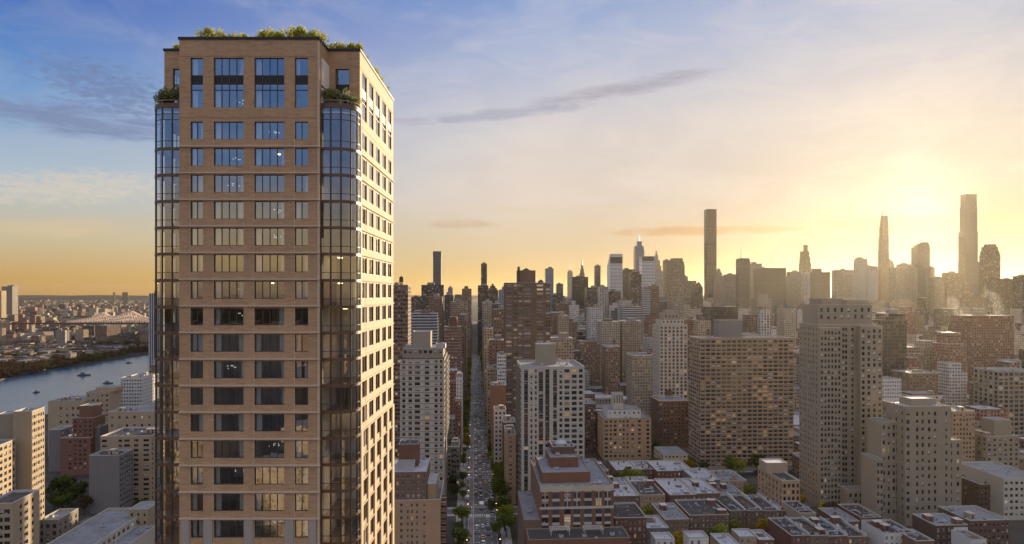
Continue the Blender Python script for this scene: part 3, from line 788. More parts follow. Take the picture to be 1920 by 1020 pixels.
def block(parent, name, x0, x1, y0, y1, z0, z1, m, roof='roof', cop='coping', win=None, bits=0, kinds='av', frame=None, n=2, lit=.05, rnd=None):
    """a smaller volume standing on its building: penthouse, lift house, wing"""
    mb = MB(); ops = []
    if win:
        W_, D_ = x1-x0, y1-y0
        xs = cols_of(W_, win[0], win[1]); rw = rows_of(z1-win[4], win[2], win[3], z0+.6)
        ops = facade(mb, (x0, y0), (1, 0), W_, z0, z1, xs, rw, 0, 0)
    else: mb.wall((x0, y0), (x1, y0), z0, z1)
    mb.wall((x1, y0), (x1, y1), z0, z1); mb.wall((x1, y1), (x0, y1), z0, z1); mb.wall((x0, y1), (x0, y0), z0, z1)
    b = mb.build(name, [mats[m] if isinstance(m, str) else m], parent)
    mm = MB()
    for op in ops:
        v = pick_var(lit)
        link('window', win_mesh(op[2], op[3], n, v, frame or frD), b, op[0], op[1])
    r = MB(); r.quad((x0+.2, y0+.2, z1-.35), (x1-.2, y0+.2, z1-.35), (x1-.2, y1-.2, z1-.35), (x0+.2, y1-.2, z1-.35), 0)
    O = [(x0-.05, y0-.05), (x1+.05, y0-.05), (x1+.05, y1+.05), (x0-.05, y1+.05)]; I = [(x0+.2, y0+.2), (x1-.2, y0+.2), (x1-.2, y1-.2), (x0+.2, y1-.2)]
    for i in range(4):
        j = (i+1) % 4
        r.quad((*O[i], z1+.06), (*O[j], z1+.06), (*I[j], z1+.06), (*I[i], z1+.06), 1); r.wall(O[i], O[j], z1-.15, z1+.06, 1); r.wall(I[i], I[j], z1-.35, z1+.06, 1)
    r.build('roof', [mats[roof], mats[cop]], b)
    if bits:
        rr = []
        for i in range(bits):
            k = R.choice(kinds); x = R.uniform(x0+1, x1-1); y = R.uniform(y0+1, y1-1)
            if any(abs(x-a) < 2 and abs(y-c) < 2 for a, c in rr): continue
            rr.append((x, y)); link({'a': 'air_conditioner', 'v': 'vent_pipe', 's': 'skylight'}[k], {'a': u_ac, 'v': u_vent, 's': u_sky}[k], b, (x, y, z1-.35))
    return b
# ================================================================ NEAR AND MIDDLE BUILDINGS, one by one
def balconies(root, u0s, zs, x, side, deepb=1.5, wb=3.2, mat_='pale', rail='brick_red'):
    """projecting balconies on the side wall of a building"""
    m = MB(); s = 1 if side == 'R' else -1
    X0, X1 = (0, deepb) if s > 0 else (-deepb, 0)
    m.box(X0, X1, 0, wb, 0, .22, 0)
    e = X1-.1 if s > 0 else X0; m.box(e, e+.1, 0, wb, .22, 1.15, 1)
    m.box(X0, X1, 0, .1, .22, 1.15, 1); m.box(X0, X1, wb-.1, wb, .22, 1.15, 1)
    me = m.mesh('balcony', [mats[mat_], mats[rail]])
    n = 0
    for z in zs:
        for u in u0s:
            if n < 100: link('balcony', me, root, (x, u, z)); n += 1
Lx = lambda o, f: INFO[o.name][0]*f
# --- the avenue's left side
b = building('apartment_tower', 'grey concrete tower with a stack of sunlit balconies on its avenue side', 'apartment tower', 750, 833, 672, 420, 50, 'pale',
    (6, 2, 3.4, 1.9, 1.0, [(.05, .12), (.19, .27), (.33, .45), (.56, .66), (.78, .85), (.90, .96)]), (9, 2.2, 3.4, 2.0, 1.0), 'R', bits=5, blind=.35, lit=.05, sky=.08, ledge=lambda z: [z-.3-3.4*i for i in range(26)], cop='darkbrick')
w_, z_, dd = INFO[b.name]
balconies(b, [2, 8, 14.5, 21, 28, 36, 43], [z_-3.1-3.4*i for i in range(14)], w_, 'R', 1.6, 3.6, 'pale', 'pale')
block(b, 'penthouse', 1, w_-1, 6, 40, z_-1, z_+5.5, 'concrete', win=(8, 1.8, 3.2, 1.8, 1.2), bits=8)
block(b, 'lift_house', 6.5, 17.5, 14, 30, z_+5.2, z_+15.5, 'stone'); block(b, 'plant_room', 21, 27, 10, 20, z_+5.2, z_+8, 'metal', bits=2)
b = building('apartment_house', 'stepped brick apartment house with blue-grey roof terraces beside the tall brown tower', 'apartment house', 690, 826, 939, 330, 34, 'brick_tan',
    (6, 1.1, 3.0, 1.7, 1.8, [(.44, .475), (.53, .56), (.59, .62), (.66, .69), (.76, .79)]), (6, 2.2, 3.0, 1.9, 1.6), 'R', bits=0, frame=frW, blind=.3, n=2, lit=.03)
w_, z_, dd = INFO[b.name]
balconies(b, [1.5, 9], [z_-3.2-3*i for i in range(9)], w_, 'R', 2.6, 5.0, 'pale', 'brick_red')
block(b, 'upper_storeys', 0, w_*.80, 2.2, 30, z_-1, wz(884, 334), 'brick_brown', win=(11, 1.2, 3.1, 1.7, 1.6), frame=frW, bits=9, roof='roofwhite')
block(b, 'side_wing', w_*.81, w_*.93, 4, 24, z_-1, z_+6.5, 'brick_tan', roof='roofwhite', bits=2)
block(b, 'lift_house', w_*.38, w_*.66, 13, 24, wz(884, 334)-.5, wz(828, 350), 'brick_red', roof='roofdark', bits=2)
block(b, 'plant_room', w_*.38, w_*.62, 5, 11, wz(884, 334)-.5, wz(866, 338), 'metal')
building('apartment_tower', 'dark brown tower just past the cream facade of the main tower, edge lit by sun', 'apartment tower', 731, 765, 534, 520, 26, 'brick_brown',
    (7, 1.7, 3.05, 1.7, 1.6), (6, 1.8, 3.05, 1.7, 1.6), 'R', blind=.2, sky=.25, lit=.03, kinds='abt')
b = building('apartment_house', 'red brick and white banded apartment house behind the grey balcony tower', 'apartment house', 833, 864, 613, 690, 26, 'brick_red',
    (5, 1.8, 3.1, 1.6, 1.8), (5, 2, 3.1, 1.6, 1.8), 'R', blind=.3, ledge=lambda z: [z-3.1*i for i in range(20)], cop='white', frame=frW)
block(b, 'lift_house', Lx(b, .3), Lx(b, .72), 8, 16, INFO[b.name][1]-1, wz(594, 700), 'brick_red')
building('apartment_house', 'narrow white-walled building beside the balcony tower on the avenue', 'apartment house', 855, 867, 707, 560, 30, 'white', (2, .8, 3.1, 1.3, 2.5), (6, 1.4, 3.1, 1.6, 1.8), 'R', kinds='ab')
building('apartment_house', 'low red brick corner house below the white-walled avenue building', 'house', 853, 864, 752, 545, 10, 'brick_red', (2, 1, 3.2, 1.6, 1.5), (3, 1.4, 3.2, 1.6, 1.5), 'R', bits=2)
building('shop_row', 'grey low building with flat roof at the foot of the balcony tower', 'shop building', 846, 861, 838, 470, 26, 'grey', (3, 1.5, 3.6, 1.9, 1.6), (5, 1.8, 3.6, 1.9, 1.6), 'R', bits=4)
# --- the avenue's right side
b = building('apartment_tower', 'brown brick tower with pale window rows and a square rooftop lift house', 'apartment tower', 947, 1032, 530, 610, 26, 'brick_brown',
    (6, 2, 3.55, 1.9, 1.4, [(.03, .14), (.19, .265), (.29, .38), (.42, .56), (.70, .84), (.90, .99)]), (6, 2, 3.55, 1.9, 1.4), 'L', blind=.35, sky=.28, lit=.08, frame=frW, bits=6, kinds='av', n=3)
w_, z_, dd = INFO[b.name]
block(b, 'lift_house', w_*.285, w_*.69, 9, 22, z_-1, wz(507, 622), 'brick_brown', roof='roofdark')
block(b, 'chimney', w_*.285, w_*.335, 6, 9, z_-1, wz(500, 618), 'darkbrick')
mb = MB(); mb.cyl(w_*.81, 10, 2.6, z_-1, z_+1.3, 14, 0); mb.cyl(w_*.81, 10, 2.9, z_+1.3, z_+3, 14, 1, .3); mb.build('water_tank', [mats['brick_brown'], mats['roofdark']], b)
mb = MB(); rx, zz = w_*.487, wz(507, 622)
mb.poly([(rx-4, 12, zz), (rx+4, 12, zz), (rx, 12, zz+2.2)]); mb.poly([(rx+4, 18, zz), (rx-4, 18, zz), (rx, 18, zz+2.2)]); mb.quad((rx-4, 18, zz), (rx-4, 12, zz), (rx, 12, zz+2.2), (rx, 18, zz+2.2)); mb.quad((rx+4, 12, zz), (rx+4, 18, zz), (rx, 18, zz+2.2), (rx, 12, zz+2.2)); mb.build('gable', [mats['roofdark']], b)
b = building('apartment_tower', 'pale grey tower with dark vertical glass strips and boxy roof house by the avenue', 'apartment tower', 978, 1096, 688, 410, 44, 'pale',
    (10, 2, 3.25, 2.0, 1.5, [(.04, .10), (.14, .17), (.21, .24), (.27, .34), (.375, .44), (.50, .56), (.60, .645), (.68, .76), (.795, .875), (.91, .97)]), (8, 2, 3.25, 2.0, 1.5), 'L', blind=.22, sky=.06, lit=.05, bits=14, kinds='avvsdp', tr=True)
w_, z_, dd = INFO[b.name]
balconies(b, [3, 14, 25, 35], [z_-3.4-3.25*i for i in range(25)], 0, 'L', 1.5, 4.4, 'concrete', 'grey')
block(b, 'lift_house', w_*.30, w_*.62, 24, 36, z_-1, wz(645, 435), 'stone')
mb = MB()
for a, c in ((.27, .34), (.375, .44), (.50, .56)): mb.box(w_*a-.12, w_*c+.12, -.05, -.003, 5, z_-3.6, 0)
mb2 = MB()
for a, c in ((.27, .34), (.375, .44), (.50, .56), (.04, .10)):
    for i in range(24): mb2.box(w_*a+.0, w_*c, -.04, .0-.003, z_-1.5-3.25*(i+1)+.06, z_-1.5-3.25*i-2.06, 0)
mb2.build('spandrel', [G('spandrel_glass', (.03, .035, .04), .15)], b)
b = building('apartment_house', 'large red brick block with pale stone piers and stepped roof, right of the avenue', 'apartment block', 1012, 1151, 911, 310, 50, 'brick_red',
    (7, 2, 3.55, 2.35, 3.6, [(.03, .115), (.17, .265), (.33, .415), (.455, .545), (.60, .70), (.755, .835), (.875, .955)]), (9, 2.2, 3.55, 2.3, 3.6), 'L', blind=.3, sky=.4, lit=.04, bits=9, kinds='avsdp', n=3, cop='stone', tr=True, rev='stone')
w_, z_, dd = INFO[b.name]
pat = [(.03, .115), (.17, .265), (.33, .415), (.455, .545), (.60, .70), (.755, .835), (.875, .955)]
def trim(nm, x0, x1, y0, y1, z0, z1):
    m = MB(); m.box(x0, x1, y0, y1, z0, z1); m.build(nm, [mats['pale']], b)
for i in range(7):
    a, c = pat[i]
    trim('parapet_panel', w_*a-.25, w_*c+.25, -.12, -.003, z_-2.9, z_-.25)
    for k in range(9): trim('spandrel', w_*a-.05, w_*c+.05, -.10, -.003, z_-3.6-3.55*(k+1)+.05, z_-3.6-3.55*k-2.4)
    if i in (0, 2, 3, 5, 6): trim('mullion', w_*(a+c)/2-.18, w_*(a+c)/2+.18, -.16, .22, z_-3.6-2*3.55+1.2, z_-2.9)
ed = [0]+[c for p in pat for c in p]+[1]
for i in range(8):
    x0, x1 = w_*ed[2*i], w_*ed[2*i+1]
    trim('pier_block', x0+.05, x1-.05, -.22, -.003, z_-4.4-2*3.55+.9, z_-3.3-2*3.55+.9); trim('pier_cap', x0+.1, x1-.1, -.2, -.003, z_-2.6, z_+.1)
block(b, 'penthouse', w_*.06, w_*.72, 8, 42, z_-1, wz(886, 318), 'brick_red', bits=8, kinds='avs', cop='stone', roof='roof')
block(b, 'penthouse', w_*.20, w_*.60, 18, 40, wz(886, 318)-.4, wz(858, 328), 'brick_red', bits=6, cop='stone', roof='roof')
block(b, 'lift_house', w_*.26, w_*.58, 26, 40, wz(858, 328)-.4, wz(838, 336), 'darkbrick', bits=5, roof='roofdark')
mb = MB(); mb.cyl(w_*.40, 31, 3.0, wz(838, 336)-.3, wz(838, 336)+.9, 16, 0); mb.cyl(w_*.40, 31, 3.0, wz(838, 336)+.9, wz(838, 336)+2.2, 16, 0, 1.2); mb.build('cooling_tower', [mats['metal']], b)
zt = wz(1010, 297)
block(b, 'wing', -6, w_+4, -14, -.01, 0, zt, 'brick_red', bits=6, kinds='avs', cop='stone', roof='roofdark')
block(b, 'wing', -7, -.01, .01, 46, 0, zt+4, 'brick_brown', bits=6, kinds='avs', cop='stone')
for x in (w_*.12, w_*.56):
    mb = MB()
    for i in range(11): mb.box(x+i*.8, x+i*.8+.2, -9, -4.4, zt+2.3, zt+2.5, 0)
    for yy in (-9, -4.6): mb.box(x-.3, x+8.6, yy, yy+.2, zt+2.1, zt+2.28, 0)
    for xx in (x, x+8):
        for yy in (-9, -4.6): mb.box(xx, xx+.2, yy, yy+.2, zt-.3, zt+2.1, 0)
    mb.build('pergola', [mats['white']], b)
building('apartment_house', 'slim tan brick building on the avenue with one column of windows facing the viewer', 'apartment house', 949, 968, 814, 430, 30, 'brick_tan', (1, 1.7, 2.85, 1.35, 1.6, [(.30, .58)]), (8, 1.5, 2.85, 1.5, 1.6), 'L', bits=5, frame=frW, kinds='avb')
building('apartment_house', 'dark brick house with cluttered roof just behind the slim tan building', 'apartment house', 944, 967, 792, 466, 20, 'darkbrick', (3, 1.3, 3, 1.6, 1.6), (5, 1.4, 3, 1.6, 1.6), 'L', bits=5, kinds='avb')
building('apartment_house', 'flat-fronted rust brick wall building below the brown tower, beside the street trees', 'apartment house', 921, 949, 722, 530, 22, 'brick_red', None, (5, 1.4, 3, 1.6, 1.6), 'L', bits=5, kinds='avb')
building('town_house', 'low house with brick-red roof between street trees and the slim tan building', 'house', 927, 949, 768, 490, 16, 'white', (3, 1.4, 3.2, 1.7, 1.8), (3, 1.4, 3.2, 1.7, 1.8), 'L', roof='brick_red', bits=2)
building('apartment_house', 'narrow white house with grid of windows against the brown tower base', 'apartment house', 933, 949, 665, 590, 20, 'white', (4, 1.3, 3.1, 1.7, 1.6), (4, 1.4, 3.1, 1.6, 1.6), 'L', bits=2)
building('apartment_house', 'beige brick house stepping down to the avenue below the narrow white house', 'apartment house', 914, 934, 690, 610, 26, 'beige', (4, 1.4, 3.1, 1.7, 1.8), (6, 1.4, 3.1, 1.6, 1.8), 'L', bits=4)
# --- middle ground right
b = building('apartment_house', 'square brown apartment block with white penthouse and small lit roof tower', 'apartment house', 1132, 1221, 785, 545, 38, 'brick_tan',
    (9, 1.5, 3.4, 1.9, 1.4, [(.02, .09), (.13, .17), (.21, .27), (.33, .37), (.40, .44), (.48, .52), (.58, .64), (.72, .78), (.90, .96)]), (7, 1.6, 3.4, 1.8, 1.4), 'L', blind=.3, lit=.1, sky=.08, bits=5, kinds='av', roof='roof', cop='stone')
w_, z_, dd = INFO[b.name]
block(b, 'penthouse', w_*.12, w_*.83, 7, 30, z_-1, z_+5.5, 'white', win=(7, 1.3, 3, 1.7, 1.4), bits=3)
block(b, 'roof_tower', w_*.28, w_*.49, 14, 24, z_+5, wz(738, 560), 'pale', win=(4, .9, 9, 6.5, 1.2), cop='pale')
b = building('apartment_house', 'dark brown stepped building at the foot of the cream ornate tower', 'apartment house', 1236, 1291, 752, 590, 30, 'darkbrick', (8, 1.5, 3.2, 1.8, 2), (6, 1.5, 3.2, 1.8, 2), 'L', blind=.1, bits=6, kinds='avbt')
b = building('apartment_tower', 'slender cream tower with vertical piers and stepped ornate crown', 'apartment tower', 1237, 1289, 609, 650, 26, 'pale', (7, 2.1, 3.4, 2.5, 1.6), (6, 2, 3.4, 2.4, 1.6), 'L', blind=.15, sky=.05, bits=0, cop='stone', nmax=100)
w_, z_, dd = INFO[b.name]
block(b, 'crown_tier', w_*.1, w_*.9, 2, 24, z_-1, wz(600, 650), 'pale', win=(6, 1.6, 3, 2, .8)); block(b, 'crown_tier', w_*.2, w_*.72, 4, 20, wz(600, 650)-.3, wz(589, 650), 'stone', win=(4, 1.6, 3.4, 2.4, .9))
block(b, 'crown_tier', w_*.3, w_*.62, 7, 17, wz(589, 650)-.3, wz(583, 650), 'stone')
b = building('apartment_block', 'wide brown slab block with continuous floor bands and rooftop clutter', 'apartment block', 1313, 1488, 634, 520, 28, M('slab_brick', (.27, .185, .12), .85, .1, .2, .1, fine=.1),
    (18, 3.0, 3.08, 1.75, 1.9), (6, 3.2, 3.08, 1.8, 1.9), 'L', blind=.22, lit=.05, sky=.07, bits=26, kinds='aavvsdpt', ledge=lambda z: [z-1.75-3.08*i-2.0 for i in range(31)], cop='pale', n=3)
w_, z_, dd = INFO[b.name]
block(b, 'lift_house', w_*.26, w_*.51, 12, 24, z_-1, wz(600, 535), 'grey')
# tall stone apartment tower with setbacks, right
b = building('apartment_tower', 'tall grey limestone tower with stepped top and paired windows, right of the wide slab', 'apartment tower', 1533, 1646, 608, 425, 24, 'stone',
    (13, 1.3, 3.45, 2.0, 2.2, [(.02, .055), (.065, .10), (.13, .165), (.175, .21), (.225, .26), (.275, .31), (.41, .445), (.455, .49), (.56, .595), (.66, .70), (.75, .79), (.84, .88), (.93, .97)]), (7, 1.1, 3.45, 1.9, 2.2), 'L', blind=.15, lit=.02, sky=.1, bits=0, cop='coping', nmax=100, n=1)
w_, z_, dd = INFO[b.name]
block(b, 'front_wing', -.3, w_*.33, -4, -.01, 0, z_-2, 'stone', win=(6, 1.3, 3.45, 2.0, 2.0), n=1)
block(b, 'front_wing', w_*.645, w_+.3, -4.5, -.01, 0, z_-1, 'stone', win=(4, 1.7, 3.45, 2.1, 2.0), n=1)
block(b, 'upper_tower', w_*.03, w_*.93, 1.5, 22, z_-1, wz(571, 428), 'stone', win=(8, 1.6, 4.2, 2.6, 2.0), n=1)
block(b, 'upper_tower', w_*.10, w_*.45, 3, 18, wz(571, 428)-.4, wz(560, 428), 'concrete'); block(b, 'upper_tower', w_*.52, w_*.86, 2.2, 20, wz(571, 428)-.4, wz(562, 428), 'stone', win=(5, 1.2, 4, 2.2, 1.0), n=1)
block(b, 'podium', w_*.30, w_+2, -14, -4.51, 0, 14, 'stone', bits=5, win=(9, 1.6, 4, 2.2, 2)); 
b = building('apartment_tower', 'grey stone block with one dark window column and glinting roof, lower right', 'apartment tower', 1697, 1783, 762, 390, 22, 'stone',
    (6, 1.5, 4.4, 2.3, 3.2, [(.03, .10), (.24, .29), (.36, .41), (.50, .55), (.63, .68), (.88, .92)]), (4, 1.4, 4.4, 2.2, 3.2), 'L', blind=.25, lit=.01, bits=8, kinds='avs', cop='coping', n=1, roof='roofwhite')
w_, z_, dd = INFO[b.name]
block(b, 'side_wing', w_+.01, w_+8.5, 3, 20, 0, z_-20, 'stone', win=(2, 1.5, 4.4, 2.3, 2)); block(b, 'side_wing', -9, -.01, 8, 22, 0, z_-10, 'stone', win=(3, 1.3, 4.4, 2.3, 2), n=1)
block(b, 'side_wing', -13, -9.01, 6, 22, 0, z_-31, 'stone', win=(2, 1.2, 4.2, 2.2, 2), n=1)
block(b, 'lift_house', w_*.30, w_*.85, 7, 18, z_-1, z_+3.2, 'stone', roof='roofwhite')
b = building('apartment_house', 'plain beige block with even windows behind the grey stone block', 'apartment house', 1787, 1828, 771, 480, 20, 'brick_tan', (7, 1.3, 3.2, 1.6, 2.2), (4, 1.3, 3.2, 1.6, 2.2), 'L', bits=4, kinds='abt')
b = building('apartment_house', 'pale stepped house with square roof tower near the photo edge', 'apartment house', 1850, 1911, 818, 480, 24, 'concrete', (6, 1.8, 3.3, 1.8, 2), (5, 1.8, 3.3, 1.8, 2), 'L', bits=4, kinds='ab', blind=.4)
block(b, 'roof_tower', Lx(b, .36), Lx(b, .9), 4, 16, INFO[b.name][1]-1, wz(790, 480), 'concrete')
building('warehouse', 'low pale building with blank street wall at the photo edge', 'warehouse', 1882, 1960, 897, 400, 40, 'pale', (8, 1.8, 3.6, 1.6, 2), None, 'L', bits=5, kinds='av', roof='roof')
building('apartment_house', 'dark brick walk-up with grey roof in front of the pale stepped house', 'apartment house', 1838, 1880, 908, 410, 30, 'darkbrick', (6, 1.2, 3.2, 1.7, 1.6), (6, 1.2, 3.2, 1.7, 1.6), 'L', bits=4, lit=.02)
building('apartment_house', 'large dark brown brick tenement near the lower corner below the blank pale wall', 'apartment house', 1818, 1893, 976, 352, 24, 'darkbrick', (9, 1.2, 3.2, 1.7, 1.6), (5, 1.2, 3.2, 1.7, 1.6), 'L', bits=6, lit=.01)
building('office_building', 'pale framed building with square grid windows at the photo edge', 'office building', 1872, 1950, 696, 600, 30, 'concrete', (8, 3.4, 3.9, 2.6, 1.6), (5, 3, 3.9, 2.6, 1.6), 'L', blind=.1, bits=8)
building('apartment_house', 'dull brown mid-rise between the glass tower and the grey stone block', 'apartment house', 1706, 1760, 700, 640, 30, 'brick_brown', (9, 1.4, 3.2, 1.6, 2), (5, 1.4, 3.2, 1.6, 2), 'L', bits=8, kinds='abvt', lit=.02, nmax=60)
building('apartment_house', 'white slab with small square windows beside the limestone tower', 'apartment house', 1650, 1690, 711, 600, 20, 'white', (9, 1.2, 3.2, 1.3, 2), None, 'L', bits=4, nmax=60)
building('apartment_house', 'dark narrow block seen between the pale grey tower and the square brown block', 'apartment house', 1098, 1117, 757, 570, 30, 'darkbrick', (4, 1.5, 3.1, 1.7, 1.6), (5, 1.5, 3.1, 1.7, 1.6), 'L', bits=4, lit=.08)
b = building('church_hall', 'low church hall with long pale side wall and small square roof block', 'church hall', 1467, 1500, 901, 392, 34, 'brick_tan', (4, 1.4, 3.6, 2.2, 2), (7, 1.6, 3.6, 2.2, 2), 'L', bits=3, kinds='av', roof='roofdark', lit=.02)
block(b, 'roof_block', Lx(b, -.05), Lx(b, 1.2), 20, 31, INFO[b.name][1]-1, wz(862, 420), 'beige', roof='roofwhite')
# --- lower left
b = building('apartment_house', 'cream apartment slab with long sunlit window rows at the lower photo edge', 'apartment house', -70, -2, 838, 310, 15, 'beige', (5, 2, 3, 1.7, 1.2), (4, 1.9, 3.0, 1.6, 1.2, [(.04, .2), (.3, .46), (.56, .72), (.8, .95)]), 'R', yaw=8, bits=3, blind=.35)
b = building('apartment_house', 'tall cream slab with blank brown end wall and sunlit windows', 'apartment house', 24, 60, 772, 330, 13, 'beige', None, (6, 1.2, 3.3, 1.6, 2.2, [(.03, .08), (.12, .27), (.33, .42), (.47, .6), (.66, .78), (.84, .95)]), 'R', yaw=8, bits=4, blind=.3)
block(b, 'lift_house', -8, Lx(b, .2), 2, 12, 0, INFO[b.name][1]-1.4, 'concrete')
b = building('apartment_house', 'low cream building with sunlit side wall and dark balconies on its end, lower left corner', 'apartment house', -30, 24, 945, 285, 20, 'beige', (2, 4.0, 3.3, 1.9, 2.6, [(.48, .65), (.70, .9)]), (5, 1.3, 3.3, 1.8, 2.2, [(.25, .33), (.42, .56), (.70, .78)]), 'R', yaw=4, bits=0, roof='roofdark')
b = building('apartment_house', 'small concrete block with pale rim around its flat roof, lower left', 'house', 71, 108, 975, 340, 18, 'concrete', (3, 1.6, 3.4, 2.0, 2.2), (4, 1.5, 3.2, 2.2, 2.0), 'R', bits=1, roof='roof', cop='pale')
b = building('school_building', 'long low building with silver flat roof, vents and sunlit parapet, lower left', 'low building', 62, 160, 1035, 300, 62, 'pale', (8, 1.6, 3.6, 1.8, 1.6), (14, 2.2, 3.8, 2.0, 1.6), 'R', bits=16, kinds='avvv', roof='roof', cop='pale')
w_, z_, dd = INFO[b.name]
block(b, 'roof_tower', w_*.80, w_+5, 47, 60, 0, z_+3.6, 'beige', win=(3, 1, 4, 1.6, 2)); block(b, 'side_wing', w_+.01, w_+9, 2, 46, 0, z_-4.5, 'pale', roof='roof', bits=5)
building('apartment_house', 'blank grey rendered party wall block beside the beige window building', 'apartment house', 167, 224, 854, 412, 16, 'grey', None, (6, 1.3, 3.1, 1.7, 2), 'R', bits=4, roof='roofdark', kinds='ab')
b = building('apartment_house', 'beige apartment house with paired dark windows and flat dark roof, left of the brown tower', 'apartment house', 188, 283, 818, 432, 30, 'beige', (6, 1.9, 3.05, 1.5, 2.2, [(.03, .13), (.36, .43), (.47, .58), (.66, .75), (.85, .96)]), (6, 1.6, 3.05, 1.5, 2.2), 'R', bits=10, roof='roofdark', blind=.15, nmax=100)
building('apartment_house', 'pale beige block with two rows of small windows near its roof', 'apartment house', 203, 287, 772, 500, 26, 'beige', (6, 1.5, 6.0, 1.9, 3.2), (4, 1.6, 6.0, 1.9, 3.2), 'R', bits=6, kinds='abc')
b = building('apartment_house', 'stepped red-brown brick building rising in three tiers', 'apartment house', 113, 170, 821, 500, 24, 'brick_red', (5, 1.2, 3.2, 1.6, 2, [(.28, .36), (.46, .53), (.62, .69), (.78, .85)]), (5, 1.8, 3.2, 1.7, 2), 'R', bits=3, roof='roof')
w_, z_, dd = INFO[b.name]
block(b, 'upper_storeys', w_*.33, w_*1.0, 3, 20, z_-1, wz(783, 505), 'brick_red', win=(4, 1.2, 3.2, 1.6, 2)); block(b, 'upper_storeys', w_*.5, w_*.92, 5, 18, wz(783, 505)-.4, wz(760, 508), 'brick_red'); block(b, 'plant_room', w_*.95, w_*1.15, 6, 20, 0, wz(800, 508), 'grey', bits=1)
building('apartment_house', 'blank pale grey annex left of the stepped red-brown building', 'annex', 91, 114, 806, 510, 18, 'grey', None, (3, 1.6, 3.2, 1.6, 2), 'R', bits=3)
b = building('apartment_house', 'long cream building with higher rear block near the river', 'apartment house', 90, 158, 752, 560, 30, 'beige', (5, 1.6, 5.6, 2.2, 5.0, [(.32, .38), (.5, .56), (.66, .72), (.8, .86)]), (5, 1.6, 5.6, 2.2, 5), 'R', bits=5, kinds='abc')
w_, z_, dd = INFO[b.name]
block(b, 'rear_block', w_*.9, w_*1.55, 8, 28, 0, wz(735, 570), 'beige', win=(5, 1.4, 4, 1.8, 2), bits=2); block(b, 'rear_block', w_*1.05, w_*1.62, 14, 30, wz(735, 570)-.5, wz(727, 575), 'brick_tan', win=(4, 1.2, 4, 1.6, 1.5))
building('apartment_tower', 'white apartment tower with even small windows near the river', 'apartment tower', 226, 266, 708, 620, 34, 'white', (8, 1.4, 3.1, 1.35, 2.0), (8, 1.4, 3.1, 1.35, 2.0), 'R', bits=6, blind=.1, lit=.01)
# --- walk-up houses between the avenue and the limestone tower
def house(lbl, px0, px1, py, d, deep, wall, cols, roof='roofwhite', bits=3, kinds='rvcs', lit=.03, frame=None, name='row_house', **k):
    return building(name, lbl, 'row house', px0, px1, py, d, deep, wall, (cols, 1.15, 3.3, 1.85, 1.5), None, 'L', bits=(bits*2+3 if deep > 12 else 1), kinds=kinds+'vvsdpk' if deep > 12 else 'v', roof=roof, blind=.45, lit=lit, sky=.12, frame=frame or frW, cop=k.pop('cop', 'coping'), para=k.pop('para', .8), tr=True, **k)
house('red brick house with dark flat roof beside the large red brick block', 1153, 1212, 971, 335, 24, 'brick_red', 7, 'roofdark', 2, 'vc', cop='coping')
house('grey house with bright silver roof and roof clutter next to the yellow-green tree', 1213, 1254, 990, 348, 20, 'grey', 5, 'roofwhite', 4, 'avs')
house('small white rooftop house with door, left of two alike', 1229, 1265, 1011, 316, 9, 'white', 3, 'roofwhite', 1, 'v')
house('small white rooftop house with door, right of two alike', 1292, 1329, 1008, 319, 9, 'white', 3, 'roofwhite', 1, 'v')
house('low house with long silver roof at the bottom photo edge', 1353, 1388, 1022, 326, 16, 'beige', 4, 'roofwhite', 3, 'avs')
house('cream house with clean silver roof near the bottom photo edge', 1387, 1420, 1006, 332, 11, 'beige', 3, 'roofwhite', 1, 'v')
house('rust brick house with tall party wall, right of the cream house', 1424, 1452, 1012, 330, 14, 'brick_red', 3, 'roofwhite', 3, 'rvc')
house('brown brick house with deep cluttered roof, left end of its row', 1247, 1292, 974, 356, 28, 'brick_brown', 6, 'roof', 7, 'ravs')
house('wide brown brick house with dark roof and brick chimney stub', 1293, 1367, 966, 366, 28, 'brick_brown', 10, 'roofdark', 5, 'rvc')
rowp = [(1368, 1400), (1400.3, 1431), (1431.3, 1462), (1462.3, 1490)]
for (a, c), lb in zip(rowp, ('first', 'second', 'third', 'last')):
    o = house(f'brown row house with white-framed windows and sloped white party walls, {lb} of four', a, c, 957, 384, 30, 'brick_brown', 4, 'roofdark' if lb != 'last' else 'roofwhite', 2, 'vc', group='row houses with white party walls')
    w_, z_, dd = INFO[o.name]; mb = MB()
    P = [(0, z_-.5), (30, z_-.5), (30, z_+1.4), (21, z_+1.4), (17, z_+.7), (10, z_+.7), (0, z_+.0)]
    A = [(w_-.45, y, z) for y, z in P]; B = [(w_-.05, y, z) for y, z in P]
    mb.poly(list(reversed(A))); mb.poly(B)
    for i in range(len(P)):
        j = (i+1) % len(P); mb.quad(A[i], A[j], B[j], B[i])
    mb.build('party_wall', [mats['white']], o)
